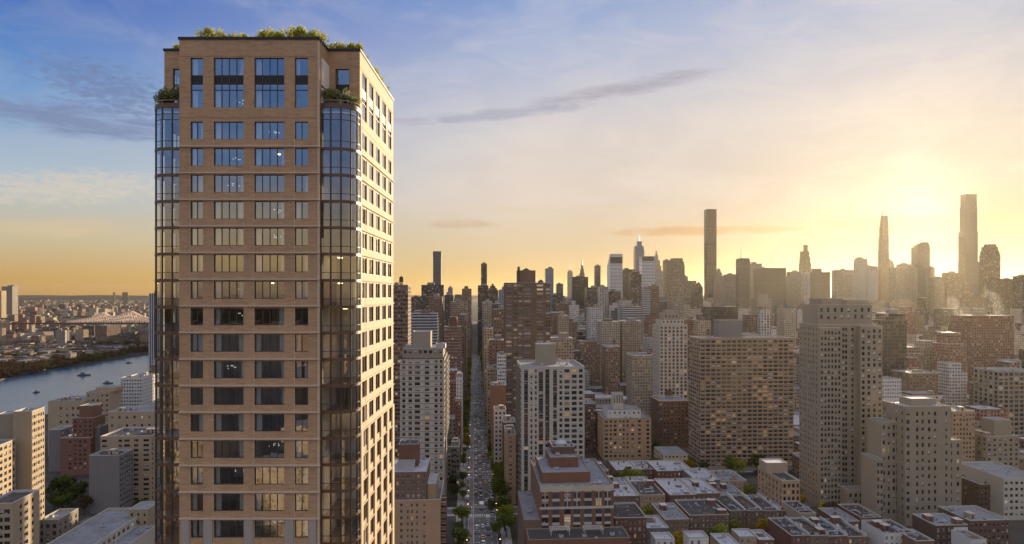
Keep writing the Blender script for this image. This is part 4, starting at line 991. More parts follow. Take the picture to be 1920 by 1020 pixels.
for a in ((1150, 1199, 930, 401, 26, 'brick_brown', 6, 'roofwhite', 'wide low brick house with silver roof behind the red brick house'),
          (1200, 1247, 928, 401, 30, 'brick_tan', 6, 'roofdark', 'tan low house with mossy dark roof right of the silver roof'),
          (1256, 1306, 928, 404, 36, 'brick_red', 6, 'roofwhite', 'brick house whose silver roof wraps a dark roof box'),
          (1306, 1350, 925, 408, 34, 'brick_brown', 5, 'roofwhite', 'brown house with broad pale roof left of the pale grey roof strip'),
          (1350, 1400, 930, 418, 40, 'grey', 5, 'roof', 'grey house with long plain grey roof below the church hall'),
          (1148, 1185, 913, 430, 22, 'beige', 5, 'roofwhite', 'small cream house in front of the yellow-green garden trees'),
          (1186, 1226, 911, 432, 22, 'brick_brown', 5, 'roofwhite', 'brown house with white roof right behind the small cream house'),
          (1232, 1300, 883, 474, 30, 'brick_red', 9, 'roofwhite', 'wide red brick house with divided silver roof at the slab block foot'),
          (1155, 1195, 881, 480, 26, 'brick_brown', 6, 'roofwhite', 'low house with silver roof under the square brown block'),
          (1196, 1231, 880, 482, 26, 'brick_red', 5, 'roofwhite', 'low brick house with small red roof box under the square brown block'),
          (1304, 1350, 900, 446, 30, 'grey', 6, 'roofwhite', 'pale cluttered roof house left of the dark trees at the slab foot'),
          (1351, 1400, 901, 448, 26, 'beige', 6, 'roof', 'cream house with grey cluttered roof in front of the slab foot trees'),
          (1110, 1140, 884, 490, 30, 'brick_brown', 4, 'roof', 'grey-roofed house right behind the large red brick block'),
          (1484, 1519, 1004, 336, 27, 'brick_red', 4, 'roofdark', 'dark-roofed row house, leftmost of those with white dividing walls at the bottom edge'),
          (1519.3, 1554, 1004, 336.5, 27, 'brick_brown', 4, 'roofdark', 'dark-roofed row house, second of those with white dividing walls at the bottom edge'),
          (1554.3, 1590, 1005, 337, 27, 'brick_red', 4, 'roofdark', 'dark-roofed row house, third of those with white dividing walls at the bottom edge'),
          (1590.3, 1626, 1006, 337.5, 27, 'brick_brown', 4, 'roofdark', 'dark-roofed row house, last of those with white dividing walls at the bottom edge'),
          (1500, 1530, 962, 368, 22, 'beige', 4, 'roofdark', 'cream-edged low house below the church hall corner'),
          (1575, 1612, 978, 368, 24, 'brick_brown', 4, 'roof', 'brown house with two grey roof levels below the limestone tower'),
          (1614, 1654, 970, 372, 24, 'brick_red', 5, 'roofdark', 'red house with low roof blocks at the limestone tower podium'),
          (1658, 1716, 1000, 336, 20, 'white', 6, 'roofdark', 'white-walled house with dark roof in front of the grey stone block'),
          (1754, 1815, 985, 340, 18, 'darkbrick', 6, 'roof', 'dark house with white gable posts and white sign board on its front'),
          (1822, 1850, 1012, 322, 14, 'white', 3, 'roof', 'small white house at the bottom edge near the dark tenement'),
          (1718, 1752, 1014, 326, 16, 'brick_brown', 4, 'roofdark', 'little dark brick house at the bottom edge under the grey stone block')):
    o = house(a[8], *a[:5], a[5], a[6], a[7], 5, 'ravcs')
    if 'dividing' in a[8]:
        w_, z_, dd = INFO[o.name]; mb = MB(); mb.box(w_-.45, w_-.1, 0, dd, z_-.5, z_+.9); mb.box(w_-1.1, w_+.0, 8, 9.2, z_-.5, z_+2.6); mb.build('party_wall', [mats['white']], o)
    if 'sign board' in a[8]:
        w_, z_, dd = INFO[o.name]; mb = MB(); mb.box(w_*.55, w_*.98, -.35, -.2, z_-3.2, z_-1.2, 0)
        for i in range(5):                                          # dark strokes of letters too far off to read
            mb.box(w_*.62+i*.75, w_*.62+i*.75+.16, -.37, -.351, z_-2.6, z_-1.8, 1); mb.box(w_*.62+i*.75+.16, w_*.62+i*.75+.45, -.37, -.351, z_-2.6+(i % 2)*.5, z_-2.4+(i % 2)*.5, 1)
        mb.build('sign_board', [mats['white'], frD], o)
# ================================================================ FAR TOWERS AND THE CITY FABRIC
wms = dict(
 brick=WM('far_brick', (.20, .125, .08), pu=2.7, pv=3.1, wu=(.25, .75), wv=(.3, .78)),
 red=WM('far_red_brick', (.24, .11, .07), pu=2.9, pv=3.1, wu=(.25, .75), wv=(.3, .78)),
 tan=WM('far_tan', (.34, .25, .16), pu=2.8, pv=3.1, wu=(.22, .75), wv=(.3, .78)),
 beige=WM('far_beige', (.38, .31, .22), pu=2.8, pv=3.1, wu=(.25, .75), wv=(.32, .76)),
 stone=WM('far_stone', (.27, .23, .185), pu=3.2, pv=3.6, wu=(.3, .7), wv=(.25, .78), lit=.02),
 white=WM('far_white', (.48, .44, .39), pu=3.0, pv=3.2, wu=(.2, .8), wv=(.34, .78)),
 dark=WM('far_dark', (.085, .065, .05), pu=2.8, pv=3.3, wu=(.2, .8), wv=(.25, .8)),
 ribbon=WM('ribbon_windows', (.46, .44, .42), pu=40, pv=3.8, wu=(.01, .99), wv=(.35, .8), lit=.0, grough=.15, vary=.0),
 pier=WM('vertical_piers', (.21, .175, .135), pu=2.6, pv=40, wu=(.4, .95), wv=(.01, .99), lit=0, grough=.2, vary=.0),
 pale_pier=WM('pale_piers', (.50, .46, .40), pu=3.6, pv=3.4, wu=(.35, .9), wv=(.16, .96), lit=.02),
 curtain=WM('curtain_wall', (.10, .105, .11), (.05, .065, .08), pu=3.2, pv=3.9, wu=(.06, .94), wv=(.1, .96), lit=.01, wrough=.4, grough=.1, vary=.0),
 blue=WM('blue_curtain_wall', (.20, .25, .30), (.09, .13, .17), pu=3.2, pv=3.9, wu=(.06, .94), wv=(.1, .96), lit=.01, wrough=.35, grough=.08, vary=.0),
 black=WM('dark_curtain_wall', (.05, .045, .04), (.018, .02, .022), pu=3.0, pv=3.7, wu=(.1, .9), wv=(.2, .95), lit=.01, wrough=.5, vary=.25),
 metalband=WM('metal_bands', (.60, .60, .58), (.10, .11, .12), pu=60, pv=4.0, wu=(.005, .995), wv=(.45, .95), lit=0, wrough=.45, vary=.0),
 grid=WM('square_grid', (.085, .07, .06), (.03, .035, .04), pu=4.6, pv=4.6, wu=(.2, .8), wv=(.2, .8), lit=.0, vary=.0),
 strip=WM('black_white_stripes', (.55, .54, .52), (.03, .03, .035), pu=3.4, pv=3.1, wu=(.4, 1.01), wv=(-.1, .92), lit=.0, vary=.0),
)
mats.update({'_roofs': mats['roof']})
SKYLINE = []
def S_(label, px0, px1, py, d, deep, m, tiers=(), spire=(), name='skyscraper', cat='skyscraper', group=None, roof='roof', yaw=0, z0=0, bulk=True):
    X0, Y0, w, rot = place(px0, px1, d, yaw)
    mb = MB(); z = wz(py, d)
    mb.box(0, w, 0, deep, z0, z, 0, 1, False)
    zt = z; tx0, tx1, ty0, ty1 = 0, w, 0, deep
    for (a, b, p) in tiers:
        x0, x1 = (a-px0)/(px1-px0)*w, (b-px0)/(px1-px0)*w; f = min(1, max(.25, (x1-x0)/w)); ins = deep*(1-f)/2+.02
        zn = wz(p, d); mb.box(x0, x1, ins, deep-ins, zt-.5, zn, 0, 1, False); zt = zn; tx0, tx1, ty0, ty1 = x0, x1, ins, deep-ins
    o = mb.build(name, [wms[m] if isinstance(m, str) else m, mats[roof]], None, (X0, Y0, 0), rot)
    tag(o, label, cat, group)
    if bulk and not spire and (tx1-tx0) > 8 and deep > 8:
        k = MB(); a = tx0+(tx1-tx0)*R.uniform(.2, .45); q = min(12, (tx1-tx0)*.4); yq = ty0+(ty1-ty0)*.3
        k.box(a, a+q, yq, yq+min(10, (ty1-ty0)*.4), zt-.3, zt+R.uniform(3, 5), 0, 1, False)
        k.build('lift_house', [mats[R.choice(['grey', 'brick_brown', 'concrete', 'stone'])], mats['roof']], o)
    for (sp, p, r) in spire:
        x = (sp-px0)/(px1-px0)*w; k = MB(); k.cyl(x, deep/2, r, zt-1, wz(p, d), 8, 0, r*.12); k.build('spire', [mats['metal']], o)
    c, s = math.cos(rot), math.sin(rot)
    take(X0+w/2*c-deep/2*s, Y0+w/2*s+deep/2*c, math.hypot(w, deep)/2); RECTS.append((X0, Y0, c, s, w, deep))
    SKYLINE.append(o)
    return o
# left of the avenue
S_('tall slim grey glass tower with pale crown far down the avenue, on the left', 812, 827, 483, 1700, 22, 'curtain', [(811.7, 827.3, 471)], bulk=False)
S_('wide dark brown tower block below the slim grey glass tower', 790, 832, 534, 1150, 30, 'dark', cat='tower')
S_('brown apartment tower in front of the wide dark block', 803, 829, 556, 980, 26, 'brick', name='apartment_tower', cat='apartment tower')
S_('blue-grey office slab with ribbon windows left of the avenue', 762, 821, 598, 900, 40, 'ribbon', [(762, 820, 588)], name='office_building', cat='office building', roof='roofwhite')
S_('small grey tower peeking between two dark towers left of the avenue', 840, 849, 539, 2000, 20, 'blue')
S_('stepped brown tower at the avenue with bluish top, left side', 853, 884, 552, 1350, 28, 'brick', [(866, 884, 541)], name='apartment_tower', cat='apartment tower')
S_('dark tower between the brown and the sunlit tower left of the avenue', 833, 850, 553, 1100, 26, 'dark', cat='tower')
S_('brown tower with sunlit avenue side, left of the road', 844, 876, 566, 1000, 40, 'tan', name='apartment_tower', cat='apartment tower')
S_('low dark block far left of the avenue gap', 768, 791, 557, 1500, 30, 'dark', cat='tower')
S_('small red brick tower beside the sunlit avenue tower', 844, 857, 595, 800, 16, 'red', name='apartment_tower', cat='apartment tower')
S_('brown block along the avenue behind the red and white banded house', 862, 874, 590, 830, 60, 'brick', name='apartment_house', cat='apartment house')
# right of the avenue
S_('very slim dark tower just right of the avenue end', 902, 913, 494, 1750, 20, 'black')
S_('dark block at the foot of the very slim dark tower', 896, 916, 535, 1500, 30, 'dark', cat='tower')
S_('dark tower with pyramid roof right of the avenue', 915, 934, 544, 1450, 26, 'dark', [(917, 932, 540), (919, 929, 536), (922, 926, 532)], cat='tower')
S_('pale grey tower pair top right of the pyramid roof', 935, 948, 543, 2100, 30, 'blue', [(941, 948, 538)])
S_('brown apartment block along the avenue, first behind the beige house', 908, 925, 616, 720, 40, 'tan', name='apartment_house', cat='apartment house')
S_('tan avenue block with sunlit top right of the road', 905, 923, 566, 950, 40, 'beige', name='apartment_house', cat='apartment house')
S_('dark avenue block behind the brown tower edge', 923, 940, 570, 900, 40, 'dark', name='apartment_house', cat='apartment house')
S_('brown block touching the left edge of the brown brick tower', 926, 948, 580, 760, 30, 'brick', name='apartment_house', cat='apartment house')
S_('low brown block in front of the tan avenue block', 918, 948, 638, 670, 24, 'brick', name='apartment_house', cat='apartment house')
# midtown, left part
S_('blue glass tower just right of the brown brick tower', 1023, 1038, 503, 2100, 26, 'blue')
S_('grey slab tower right of the blue glass tower', 1044, 1056, 532, 1900, 24, 'curtain')
S_('dark tower in front of the grey slab tower', 1036, 1050, 553, 1300, 24, 'dark', cat='tower')
S_('brown tower below the grey slab tower', 1044, 1065, 569, 1200, 24, 'brick', cat='tower')
S_('pale round-shouldered tower with thin spire', 1065, 1074, 510, 3600, 30, 'white', [(1066, 1073, 507)], [(1069.5, 493, 2.2)])
S_('grey skyscraper with tapering art deco crown and needle spire', 1086, 1099, 519, 2600, 24, 'stone', [(1087.5, 1096.5, 512), (1089, 1095.5, 504), (1090.3, 1094.3, 497)], [(1092.2, 483, 3)])
S_('dark wide tower block under the needle spire', 1073, 1103, 519, 1900, 34, 'black', cat='tower')
S_('brown block beside the dark wide tower block', 1100, 1126, 539, 1600, 30, 'dark', cat='tower')
S_('slim grey tower left of the slant-roofed tower', 1116, 1126, 498, 2200, 22, 'curtain')
S_('white apartment tower with small top box in front of the dark wide block', 1067, 1086, 572, 1200, 24, 'white', [(1073, 1080, 564)], name='apartment_tower', cat='apartment tower')
S_('white gridded tower left of the slant-roofed tower', 1124, 1141, 537, 1500, 24, 'pale_pier')
S_('white tower with fine grid low in front of the white gridded tower', 1105, 1131, 576, 1050, 26, 'white', name='apartment_tower', cat='apartment tower')
# the slant-roofed silver tower
d = 2000; X0, Y0, w, rot = place(1144, 1167.4, d); dp = 46
zf, zb = wz(476, d), wz(499, d); mb = MB()
mb.wall((0, 0), (w, 0), 0, zf, 0); mb.poly([(0, dp, 0), (0, 0, 0), (0, 0, zf), (0, dp, zb)], 0); mb.poly([(w, 0, 0), (w, dp, 0), (w, dp, zb), (w, 0, zf)], 0)
mb.wall((w, dp), (0, dp), 0, zb, 0); mb.quad((0, 0, zf), (w, 0, zf), (w, dp, zb), (0, dp, zb), 1)
o = mb.build('skyscraper', [wms['metalband'], mats['metal']], None, (X0, Y0, 0), rot); tag(o, 'silver banded skyscraper with a sloping roof and dark band near its top', 'skyscraper')
mb = MB(); mb.box(.4, w-.4, -.4, -.05, wz(494, d), wz(482, d)); mb.build('louvre_band', [mats['roofdark']], o); take(X0+w/2, Y0+dp/2, 30)
S_('glass skyscraper with stepped tapering top and tall needle', 1192, 1208, 467, 2500, 34, 'blue', [(1192.5, 1207, 461), (1196.5, 1204.5, 452)], [(1200, 439, 3)])
S_('pale skyscraper with horizontal bands and flat top, right of the stepped glass one', 1204, 1228, 489, 1900, 36, 'metalband', [(1204, 1228, 480)], bulk=False)
mb = MB(); dd_ = 1905; k0 = MB(); k0.box(0, 33, -.5, -.05, wz(489, 1900), wz(481, 1900)); k0.build('louvre_band', [mats['roofdark']], SKYLINE[-1]); k1 = MB(); k1.cyl(27, 18, 1.2, wz(480, 1900), wz(464, 1900), 8, 0, .5); k1.build('spire', [mats['metal']], SKYLINE[-1])
S_('grey stepped skyscraper with mast behind the flat-topped pale one', 1226, 1240, 498, 3200, 40, 'stone', [(1227, 1238, 488), (1230, 1235.5, 478), (1231.5, 1234, 471)], [(1232.7, 459, 2.5)])
S_('pale slab tower right of the banded skyscraper', 1228, 1244, 508, 2100, 28, 'pale_pier')
S_('dark brown tower between the slant roof and the glass skyscraper', 1167, 1191, 505, 2100, 34, 'black', cat='tower')
S_('dark gridded tower in front of the glass skyscraper', 1183, 1203, 514, 1450, 26, 'dark', [(1185, 1200, 510)], cat='tower')
S_('slim tan tower left of the stepped brown skyscraper', 1246, 1256, 488, 2000, 20, 'tan')
S_('brown skyscraper with stepped rounded crown', 1258, 1284, 497, 1500, 28, 'tan', [(1259.5, 1283, 490), (1262, 1281, 484)], bulk=False)
S_('dark tower behind the white twin-step office block', 1141, 1164, 546, 1600, 30, 'dark', cat='tower')
S_('white ribbon-window office block, lower step', 1168, 1204, 575, 1200, 30, 'ribbon', name='office_building', cat='office building')
S_('white office block, taller step behind the lower one', 1163, 1184, 563, 1260, 24, 'white', name='office_building', cat='office building')
S_('brown tower below the stepped rounded crown', 1220, 1236, 536, 1500, 26, 'brick', cat='tower')
S_('pale glass block left of the brown tower', 1206, 1220, 541, 1500, 26, 'ribbon', cat='tower')
S_('grey box-topped block in front of the stepped brown skyscraper', 1261, 1281, 567, 1150, 24, 'stone', cat='tower')
S_('pale block right of the grey box-topped one', 1281, 1295, 571, 1150, 22, 'beige', cat='tower')
S_('brown ridge of buildings left of the tallest square tower', 1283, 1306, 526, 1900, 30, 'tan', [(1283, 1292, 518)], cat='tower')
S_('dark sloping tower beside the tallest square tower', 1302, 1318, 538, 1700, 30, 'dark', [(1305, 1317, 534), (1309, 1316, 531)], cat='tower')
# the tallest square tower, left face narrow
S_('tallest square-plan tower with even window grid, alone above the skyline', 1326, 1343.5, 392, 2150, 29, 'grid', bulk=False)
o = SKYLINE[-1]; k = MB()
for p in (426, 458, 494, 528): k.box(-.25, 29.3, -.3, 29.3, wz(p+2, 2150), wz(p-2, 2150), 0)
k.build('open_floor', [wms['black']], o)
S_('stepped stone tower with pyramid cap right of the tallest square tower', 1344, 1357, 518, 1900, 26, 'stone', [(1345, 1355, 511), (1347, 1353, 505)], cat='tower')
S_('hip-roofed broad stone tower', 1359, 1384, 518, 1800, 30, 'stone', [(1363, 1381, 514)], cat='tower')
S_('pale stone tower with mast left of the broad flat towers', 1387, 1406, 486, 1700, 26, 'pier', [(1388, 1405, 484)], [(1393, 466, 1.6)])
S_('broad tower behind the pale stone tower with mast', 1406, 1434, 500, 1900, 34, 'stone', [(1408, 1430, 494)])
S_('broad flat-topped tower with fine vertical ribs and a mast behind', 1425, 1474, 502, 1750, 40, 'pier', bulk=False)
k = MB(); k.cyl(18, 30, 1.0, wz(502, 1750)-1, wz(473, 1750), 8, 0, .3); k.build('spire', [mats['metal']], SKYLINE[-1])
S_('dark glass block in front of the tallest square tower foot', 1332, 1384, 575, 900, 30, 'black', cat='tower')
S_('brown reddish block left of the dark glass block', 1289, 1309, 599, 900, 24, 'red', name='apartment_house', cat='apartment house')
S_('tan block between the reddish and the dark glass block', 1309, 1333, 601, 880, 24, 'tan', name='apartment_house', cat='apartment house')
S_('white tower with vertical strips behind the wide slab', 1426, 1446, 581, 850, 22, 'pale_pier', name='apartment_tower', cat='apartment tower')
S_('brown block left of the white striped tower', 1405, 1426, 590, 860, 22, 'brick', name='apartment_house', cat='apartment house')
S_('pale block right of the white striped tower', 1470, 1492, 578, 1000, 24, 'beige', cat='tower')
S_('haze-dimmed tower block left of the wedge tower', 1474, 1505, 518, 1900, 30, 'stone', [(1483, 1505, 509)], cat='tower')
# midtown, towards the sun
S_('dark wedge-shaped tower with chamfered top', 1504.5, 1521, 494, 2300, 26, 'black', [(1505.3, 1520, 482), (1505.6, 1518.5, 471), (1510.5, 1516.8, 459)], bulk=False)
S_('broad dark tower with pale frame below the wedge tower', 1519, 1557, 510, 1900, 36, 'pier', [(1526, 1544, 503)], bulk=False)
S_('pale frame tower left of the broad dark tower', 1508, 1520, 510, 1850, 20, 'pale_pier')
S_('stone tower in haze left of the tilted glass top', 1570, 1600, 506, 2100, 34, 'stone')
S_('pale tower with tilted glass top', 1608, 1627, 490, 2500, 28, 'blue', [(1609, 1626, 485), (1610.5, 1620, 482)], bulk=False)
S_('pale flat block right of the tilted glass top', 1626, 1651, 505, 2500, 34, 'blue', [(1626, 1646, 499)])
S_('very slender feathered tower tapering to a point near the sun', 1651.5, 1667.5, 512, 2200, 18, 'tan', [(1652, 1667.2, 470), (1652.8, 1667, 445), (1654, 1666.8, 425), (1655.5, 1666.5, 412), (1656.5, 1666, 404)], [(1658, 387, 2)], bulk=False)
S_('rounded small tower right of the feathered tower', 1667.5, 1677, 495, 2100, 20, 'tan', [(1668, 1676, 490), (1669, 1674, 488)])
S_('broad hazy block between two slender towers', 1680, 1720, 501, 2000, 36, 'stone', [(1692, 1720, 495)])
S_('glass tower with curved stepped crown right of the feathered tower', 1720, 1744, 463, 2100, 30, 'curtain', [(1724, 1744, 459), (1728, 1744, 456), (1733, 1744, 453.5)], bulk=False)
S_('grey block right of the curved crown tower', 1744, 1753, 501, 2000, 20, 'stone')
S_('brown block low in the glare, right of the curved crown tower', 1752, 1771, 520, 1900, 26, 'tan', cat='tower')
S_('square brown tower in the glare left of the tallest glass tower', 1777, 1803, 511, 1900, 26, 'brick', cat='tower')
S_('tallest glass tower with stepped setbacks at the right', 1810, 1836, 490, 2100, 32, 'curtain', [(1810, 1834, 434), (1812, 1833.6, 387), (1813, 1833.2, 363.5)], bulk=False)
S_('tower with sloped shoulders near the right edge', 1850, 1876, 477, 2000, 30, 'dark', [(1851, 1875, 470), (1852.5, 1873, 462), (1856, 1871, 457.5)], bulk=False)
S_('broad brown block right of the sloped-shoulder tower', 1876, 1916, 523, 1800, 36, 'brick', cat='tower')
S_('dark tower cut by the right photo edge', 1914, 1935, 517, 1700, 26, 'dark', cat='tower')
S_('brown tower mass in front of the tallest glass tower', 1800, 1850, 556, 1500, 34, 'brick', [(1812, 1832, 549)], cat='tower')
S_('massive red brown apartment block in the glare at right', 1822, 1901, 592, 800, 34, 'red', name='apartment_block', cat='apartment block')
S_('dark glass tower with glinting edge right of the limestone tower', 1653, 1700, 600, 700, 24, 'black', [(1664, 1700, 588)], name='apartment_tower', cat='apartment tower')
# middle distance single blocks
S_('twin concrete tower, left half', 1126, 1163, 603, 900, 26, 'beige', name='apartment_tower', cat='apartment tower')
S_('twin concrete tower, right half', 1166, 1206, 602, 905, 26, 'tan', name='apartment_tower', cat='apartment tower')
S_('low white building with roof box amid brownstones', 1186, 1214, 683, 880, 26, 'white', [(1201, 1214, 662)], name='apartment_house', cat='apartment house', roof='roofwhite')
S_('white wing with flat roof joined to the low white building', 1206, 1235, 678, 872, 22, 'white', name='apartment_house', cat='apartment house', roof='roofwhite')
S_('grey brown block below the white gridded tower', 1087, 1125, 640, 860, 26, 'brick', name='apartment_house', cat='apartment house')
S_('lit brown block right of the brown brick tower', 1032, 1076, 634, 720, 26, 'tan', name='apartment_house', cat='apartment house')
# the left bank
S_('thin black and white striped tower touching the brown tower edge', 279, 300, 550, 1180, 18, 'strip', name='apartment_tower', cat='apartment tower')
S_('pale slab tower far left across the river', 3, 23, 537, 3900, 50, 'stone', [(12, 23, 535)], name='apartment_tower', cat='apartment tower')
S_('second pale tower cut by the left photo edge across the river', -20, 2.5, 545, 3700, 40, 'tan', name='apartment_tower', cat='apartment tower')
# ---------------------------------------------------------------- the fabric between them
def proj(X, Y, Z): return CX+X/Y*F, CY-(Z-H)/Y*F
river_pts = [(-900, 905), (-300, 765), (0, 713), (90, 692), (180, 680), (278, 665), (360, 652), (430, 640)]
def gpt(px, py):
    d = F*H/(py-CY); return (wx(px, d), d)
far_shore = [gpt(*p) for p in river_pts]
near_shore = [gpt(*p) for p in [(430, 647), (360, 668), (295, 704), (226, 745), (90, 776), (0, 790), (-500, 900), (-1100, 1020)]]
cand = []
RF = random.Random(5)
v = 470.0; row = 0
while v < 3300:
    big = v > 1500
    depth = 28 if not big else 44
    step = 31 if not big else 52
    for side in (-1, 1):
        u = 17.0
        lim = v*.80+60 if side > 0 else v*.50
        while u < lim:
            blk = (u-17) % 196
            w = RF.uniform(14, 30) if not big else RF.uniform(26, 60)
            if blk > 178: u += 26; continue                      # an avenue
            X, Y = gxy(side*(u+w/2), v+depth/2)
            r = RF.random(); zone = (side > 0 and u > 330)
            if v < 700: h = RF.choice([12, 13, 15, 16, 18, 20, 24]) if r < .9 else RF.uniform(28, 44)
            elif v < 1100: h = RF.uniform(13, 24) if r < .62 else (RF.uniform(30, 56) if r < .9 else RF.uniform(56, 84))
            elif v < 1600: h = RF.uniform(15, 40) if r < .4 else (RF.uniform(40, 75) if r < .85 else RF.uniform(75, 108))
            else: h = RF.uniform(30, 70) if r < .35 else RF.uniform(60, 122)
            if blk < 30 and 560 < v < 1600 and r > .3: h = max(h, RF.uniform(30, 62))
            if zone and 560 < v < 1300 and r > .45: h = max(h, RF.uniform(38, 74))
            px, py = proj(X, Y, h); p0 = proj(X, Y, 0)[1]
            ok = -60 < px < 1990
            hid = 300 < px < 735                                 # behind the main tower
            if hid: h = min(h, 38)
            if ok and px <= 300: ok = False
            if ok and any((X-a)**2+(Y-b)**2 < (c+math.hypot(w, depth)*.42)**2 for a, b, c in FIT): 
                u += 6; continue
            if ok: cand.append((0 if hid else w*h/Y**2, side, u, v, w, depth-2, h, px, py))
            u += w+.4
    row += 1
    v += step
    if row % 2 == 0: v += 17 if not big else 16                  # a cross street
cand.sort(key=lambda c: -c[0])
NIND = 185
pals = {0: ['brick', 'red', 'tan', 'beige', 'brick', 'stone', 'white', 'dark'], 1: ['brick', 'tan', 'beige', 'stone', 'white', 'dark', 'pale_pier', 'curtain']}
roofs = ['roof', 'roofwhite', 'roofwhite', 'roofdark', 'roof']
cw = {'brick': 'brown', 'red': 'red brick', 'tan': 'tan', 'beige': 'beige', 'stone': 'grey', 'white': 'white', 'dark': 'dark brown', 'pale_pier': 'pale striped', 'curtain': 'grey glass'}
massb = {}
for i, (a, side, u, v, w, dp, h, px, py) in enumerate(cand):
    m = RF.choice(pals[1 if v > 1300 else 0]); rf = RF.choice(roofs)
    ou = side*u if side > 0 else -(u+w)
    X, Y = gxy(ou, v)
    if v < 800: RECTS.append((X, Y, C0, S0, w, dp))
    if i < NIND:
        mb = MB(); mb.box(0, w, 0, dp, 0, h, 0, 1, False)
        if h > 45 and RF.random() < .5: mb.box(w*.15, w*.85, dp*.15, dp*.85, h, h+RF.uniform(6, 12), 0, 1, False); hh = h+6
        o = mb.build('apartment_house' if h > 26 else 'row_house', [wms[m], mats[rf]], None, (X, Y, 0), TH)
        kind = 'tower' if h > 60 else ('mid-rise' if h > 26 else 'walk-up house')
        where = 'along the avenue' if u < 45 else ('in the sunlit blocks toward the glare' if px > 1500 else ('in the blocks behind the square brown block' if px > 1090 else 'in the blocks near the avenue'))
        dist = 'near' if v < 700 else ('middle-distance' if v < 1250 else 'far')
        tag(o, f'{dist} {cw[m]} {kind} {where}', 'building' if h > 26 else 'house', f'{dist} {cw[m]} {kind}s {where}')
        p = MB(); e = .3
        O = [(-.05, -.05), (w+.05, -.05), (w+.05, dp+.05), (-.05, dp+.05)]; I = [(e, e), (w-e, e), (w-e, dp-e), (e, dp-e)]
        for q in range(4):
            j = (q+1) % 4
            p.quad((*O[q], h+.9), (*O[j], h+.9), (*I[j], h+.9), (*I[q], h+.9)); p.wall(O[q], O[j], h-.3, h+.9); p.wall(I[j], I[q], h, h+.9)
        if not (len(mb.f) > 6): p.build('parapet', [mats[RF.choice(['coping', 'stone', 'brick_red', 'white', 'brick_brown'])]], o)
        if v < 1300:
            kb = [(RF.choice([('stair_bulkhead', u_bulk), ('stair_bulkhead', u_bulkr), ('water_tank', u_tank) if h > 30 else ('chimney', u_chim)]))]+[('air_conditioner', u_ac)]*(RF.random() < .6)
            for q, (nm, me) in enumerate(kb):
                if len(mb.f) <= 6: link(nm, me, o, (RF.uniform(3, w-3), dp*(.3+.4*q), h))
        take(X+w/2, Y+dp/2, math.hypot(w, dp)/2)
    elif i < 1500 or a == 0:
        key = m
        if key not in massb: massb[key] = MB()
        b0 = MB(); b0.box(0, w, 0, dp, 0, h, 0, 1 if rf != 'roofwhite' else 2, False)
        if h > 40 and RF.random() < .6: b0.box(w*.25, w*.6, dp*.3, dp*.7, h, h+RF.uniform(4, 9), 0, 1, False)
        t_ = massb[key]; off = len(t_.v)
        t_.v += [(X+x*C0-y*S0, Y+x*S0+y*C0, z) for x, y, z in b0.v]
        t_.f += [tuple(q+off for q in f) for f in b0.f]; t_.m += b0.m; t_.uv += [(a_+i*37.0, b_) for a_, b_ in b0.uv]
for i in range(34):
    t_ = massb['tan' if i % 3 else 'brick'] if 'tan' in massb and 'brick' in massb else next(iter(massb.values()))
    xx, yy = -420+i*26+RF.uniform(-6, 6), RF.uniform(-420, -120); ww, hh_ = RF.uniform(18, 34), RF.uniform(40, 128)
    b0 = MB(); b0.box(xx, xx+ww, yy-26, yy, 0, hh_, 0, 1, False); off = len(t_.v); t_.v += b0.v; t_.f += [tuple(q+off for q in f) for f in b0.f]; t_.m += b0.m; t_.uv += b0.uv
cm_ = MB(); cmats = []
for j, (k, t_) in enumerate(sorted(massb.items())):
    off = len(cm_.v); cm_.v += t_.v; cm_.f += [tuple(q+off for q in f) for f in t_.f]; cm_.m += [3*j+x for x in t_.m]; cm_.uv += t_.uv
    cmats += [wms[k], mats['roof'], mats['roofwhite']]
tag(cm_.build('distant_city_blocks', cmats), 'dense mass of far low city blocks between the towers', 'city blocks', kind='stuff')
# ================================================================ GROUND, AVENUE, RIVER
def mat_noise2(name, c1, c2, scale, rough, spec=.3, bump=0):
    m, t, b = newmat(name); o = t.N('ShaderNodeTexCoord').outputs['Object']
    t.l.new(t.mix(t.mapr(t.noise(o, scale, 5, .6), .35, .65), c1, c2), b.inputs['Base Color']); b.inputs['Roughness'].default_value = rough; b.inputs['Specular IOR Level'].default_value = spec
    return m
m_ground = mat_noise2('city_ground', (.045, .042, .038), (.085, .078, .07), .03, .95, .1)
m_asphalt = mat_noise2('asphalt', (.105, .104, .102), (.155, .15, .142), .25, .85, .3)
m_side = mat_noise2('pavement_slabs', (.30, .285, .26), (.40, .38, .35), .3, .9, .2)
m_paint = mat_noise2('road_paint', (.55, .55, .53), (.75, .74, .72), .8, .7, .3)
m_buslane = mat_noise2('bus_lane_paint', (.20, .165, .155), (.27, .23, .215), .2, .85, .2)
g_ = MB(); E = 30000
g_.quad((-E, -3000, 0), (E, -3000, 0), (E, E, 0), (-E, E, 0))
tag(g_.build('ground', [m_ground]), kind='structure')
def strip(name, u0, u1, v0, v1, z, m, thick=0):
    b = MB(); P = [gxy(u0, v0), gxy(u1, v0), gxy(u1, v1), gxy(u0, v1)]
    if thick: b.prism(P, z-thick, z)
    else: b.poly([(*p, z) for p in P])
    return tag(b.build(name, [m]), kind='structure')
HW = 9.6
strip('road', -HW, HW, 60, 3400, .02, m_asphalt)
strip('bus_lane', -7.9, -5.0, 60, 1600, .028, m_buslane)
strip('cycle_lane', 7.8, 9.4, 60, 1600, .028, mat_noise2('cycle_lane_paint', (.075, .09, .07), (.11, .12, .09), .2, .85))
streets = [332+86*k for k in range(0, 17)]
cross = []
for v in streets:
    strip('side_street', HW+.01, 640, v-5, v+5, .016, m_asphalt); strip('side_street', -230, -HW-.01, v-5, v+5, .016, m_asphalt)
prev = 60
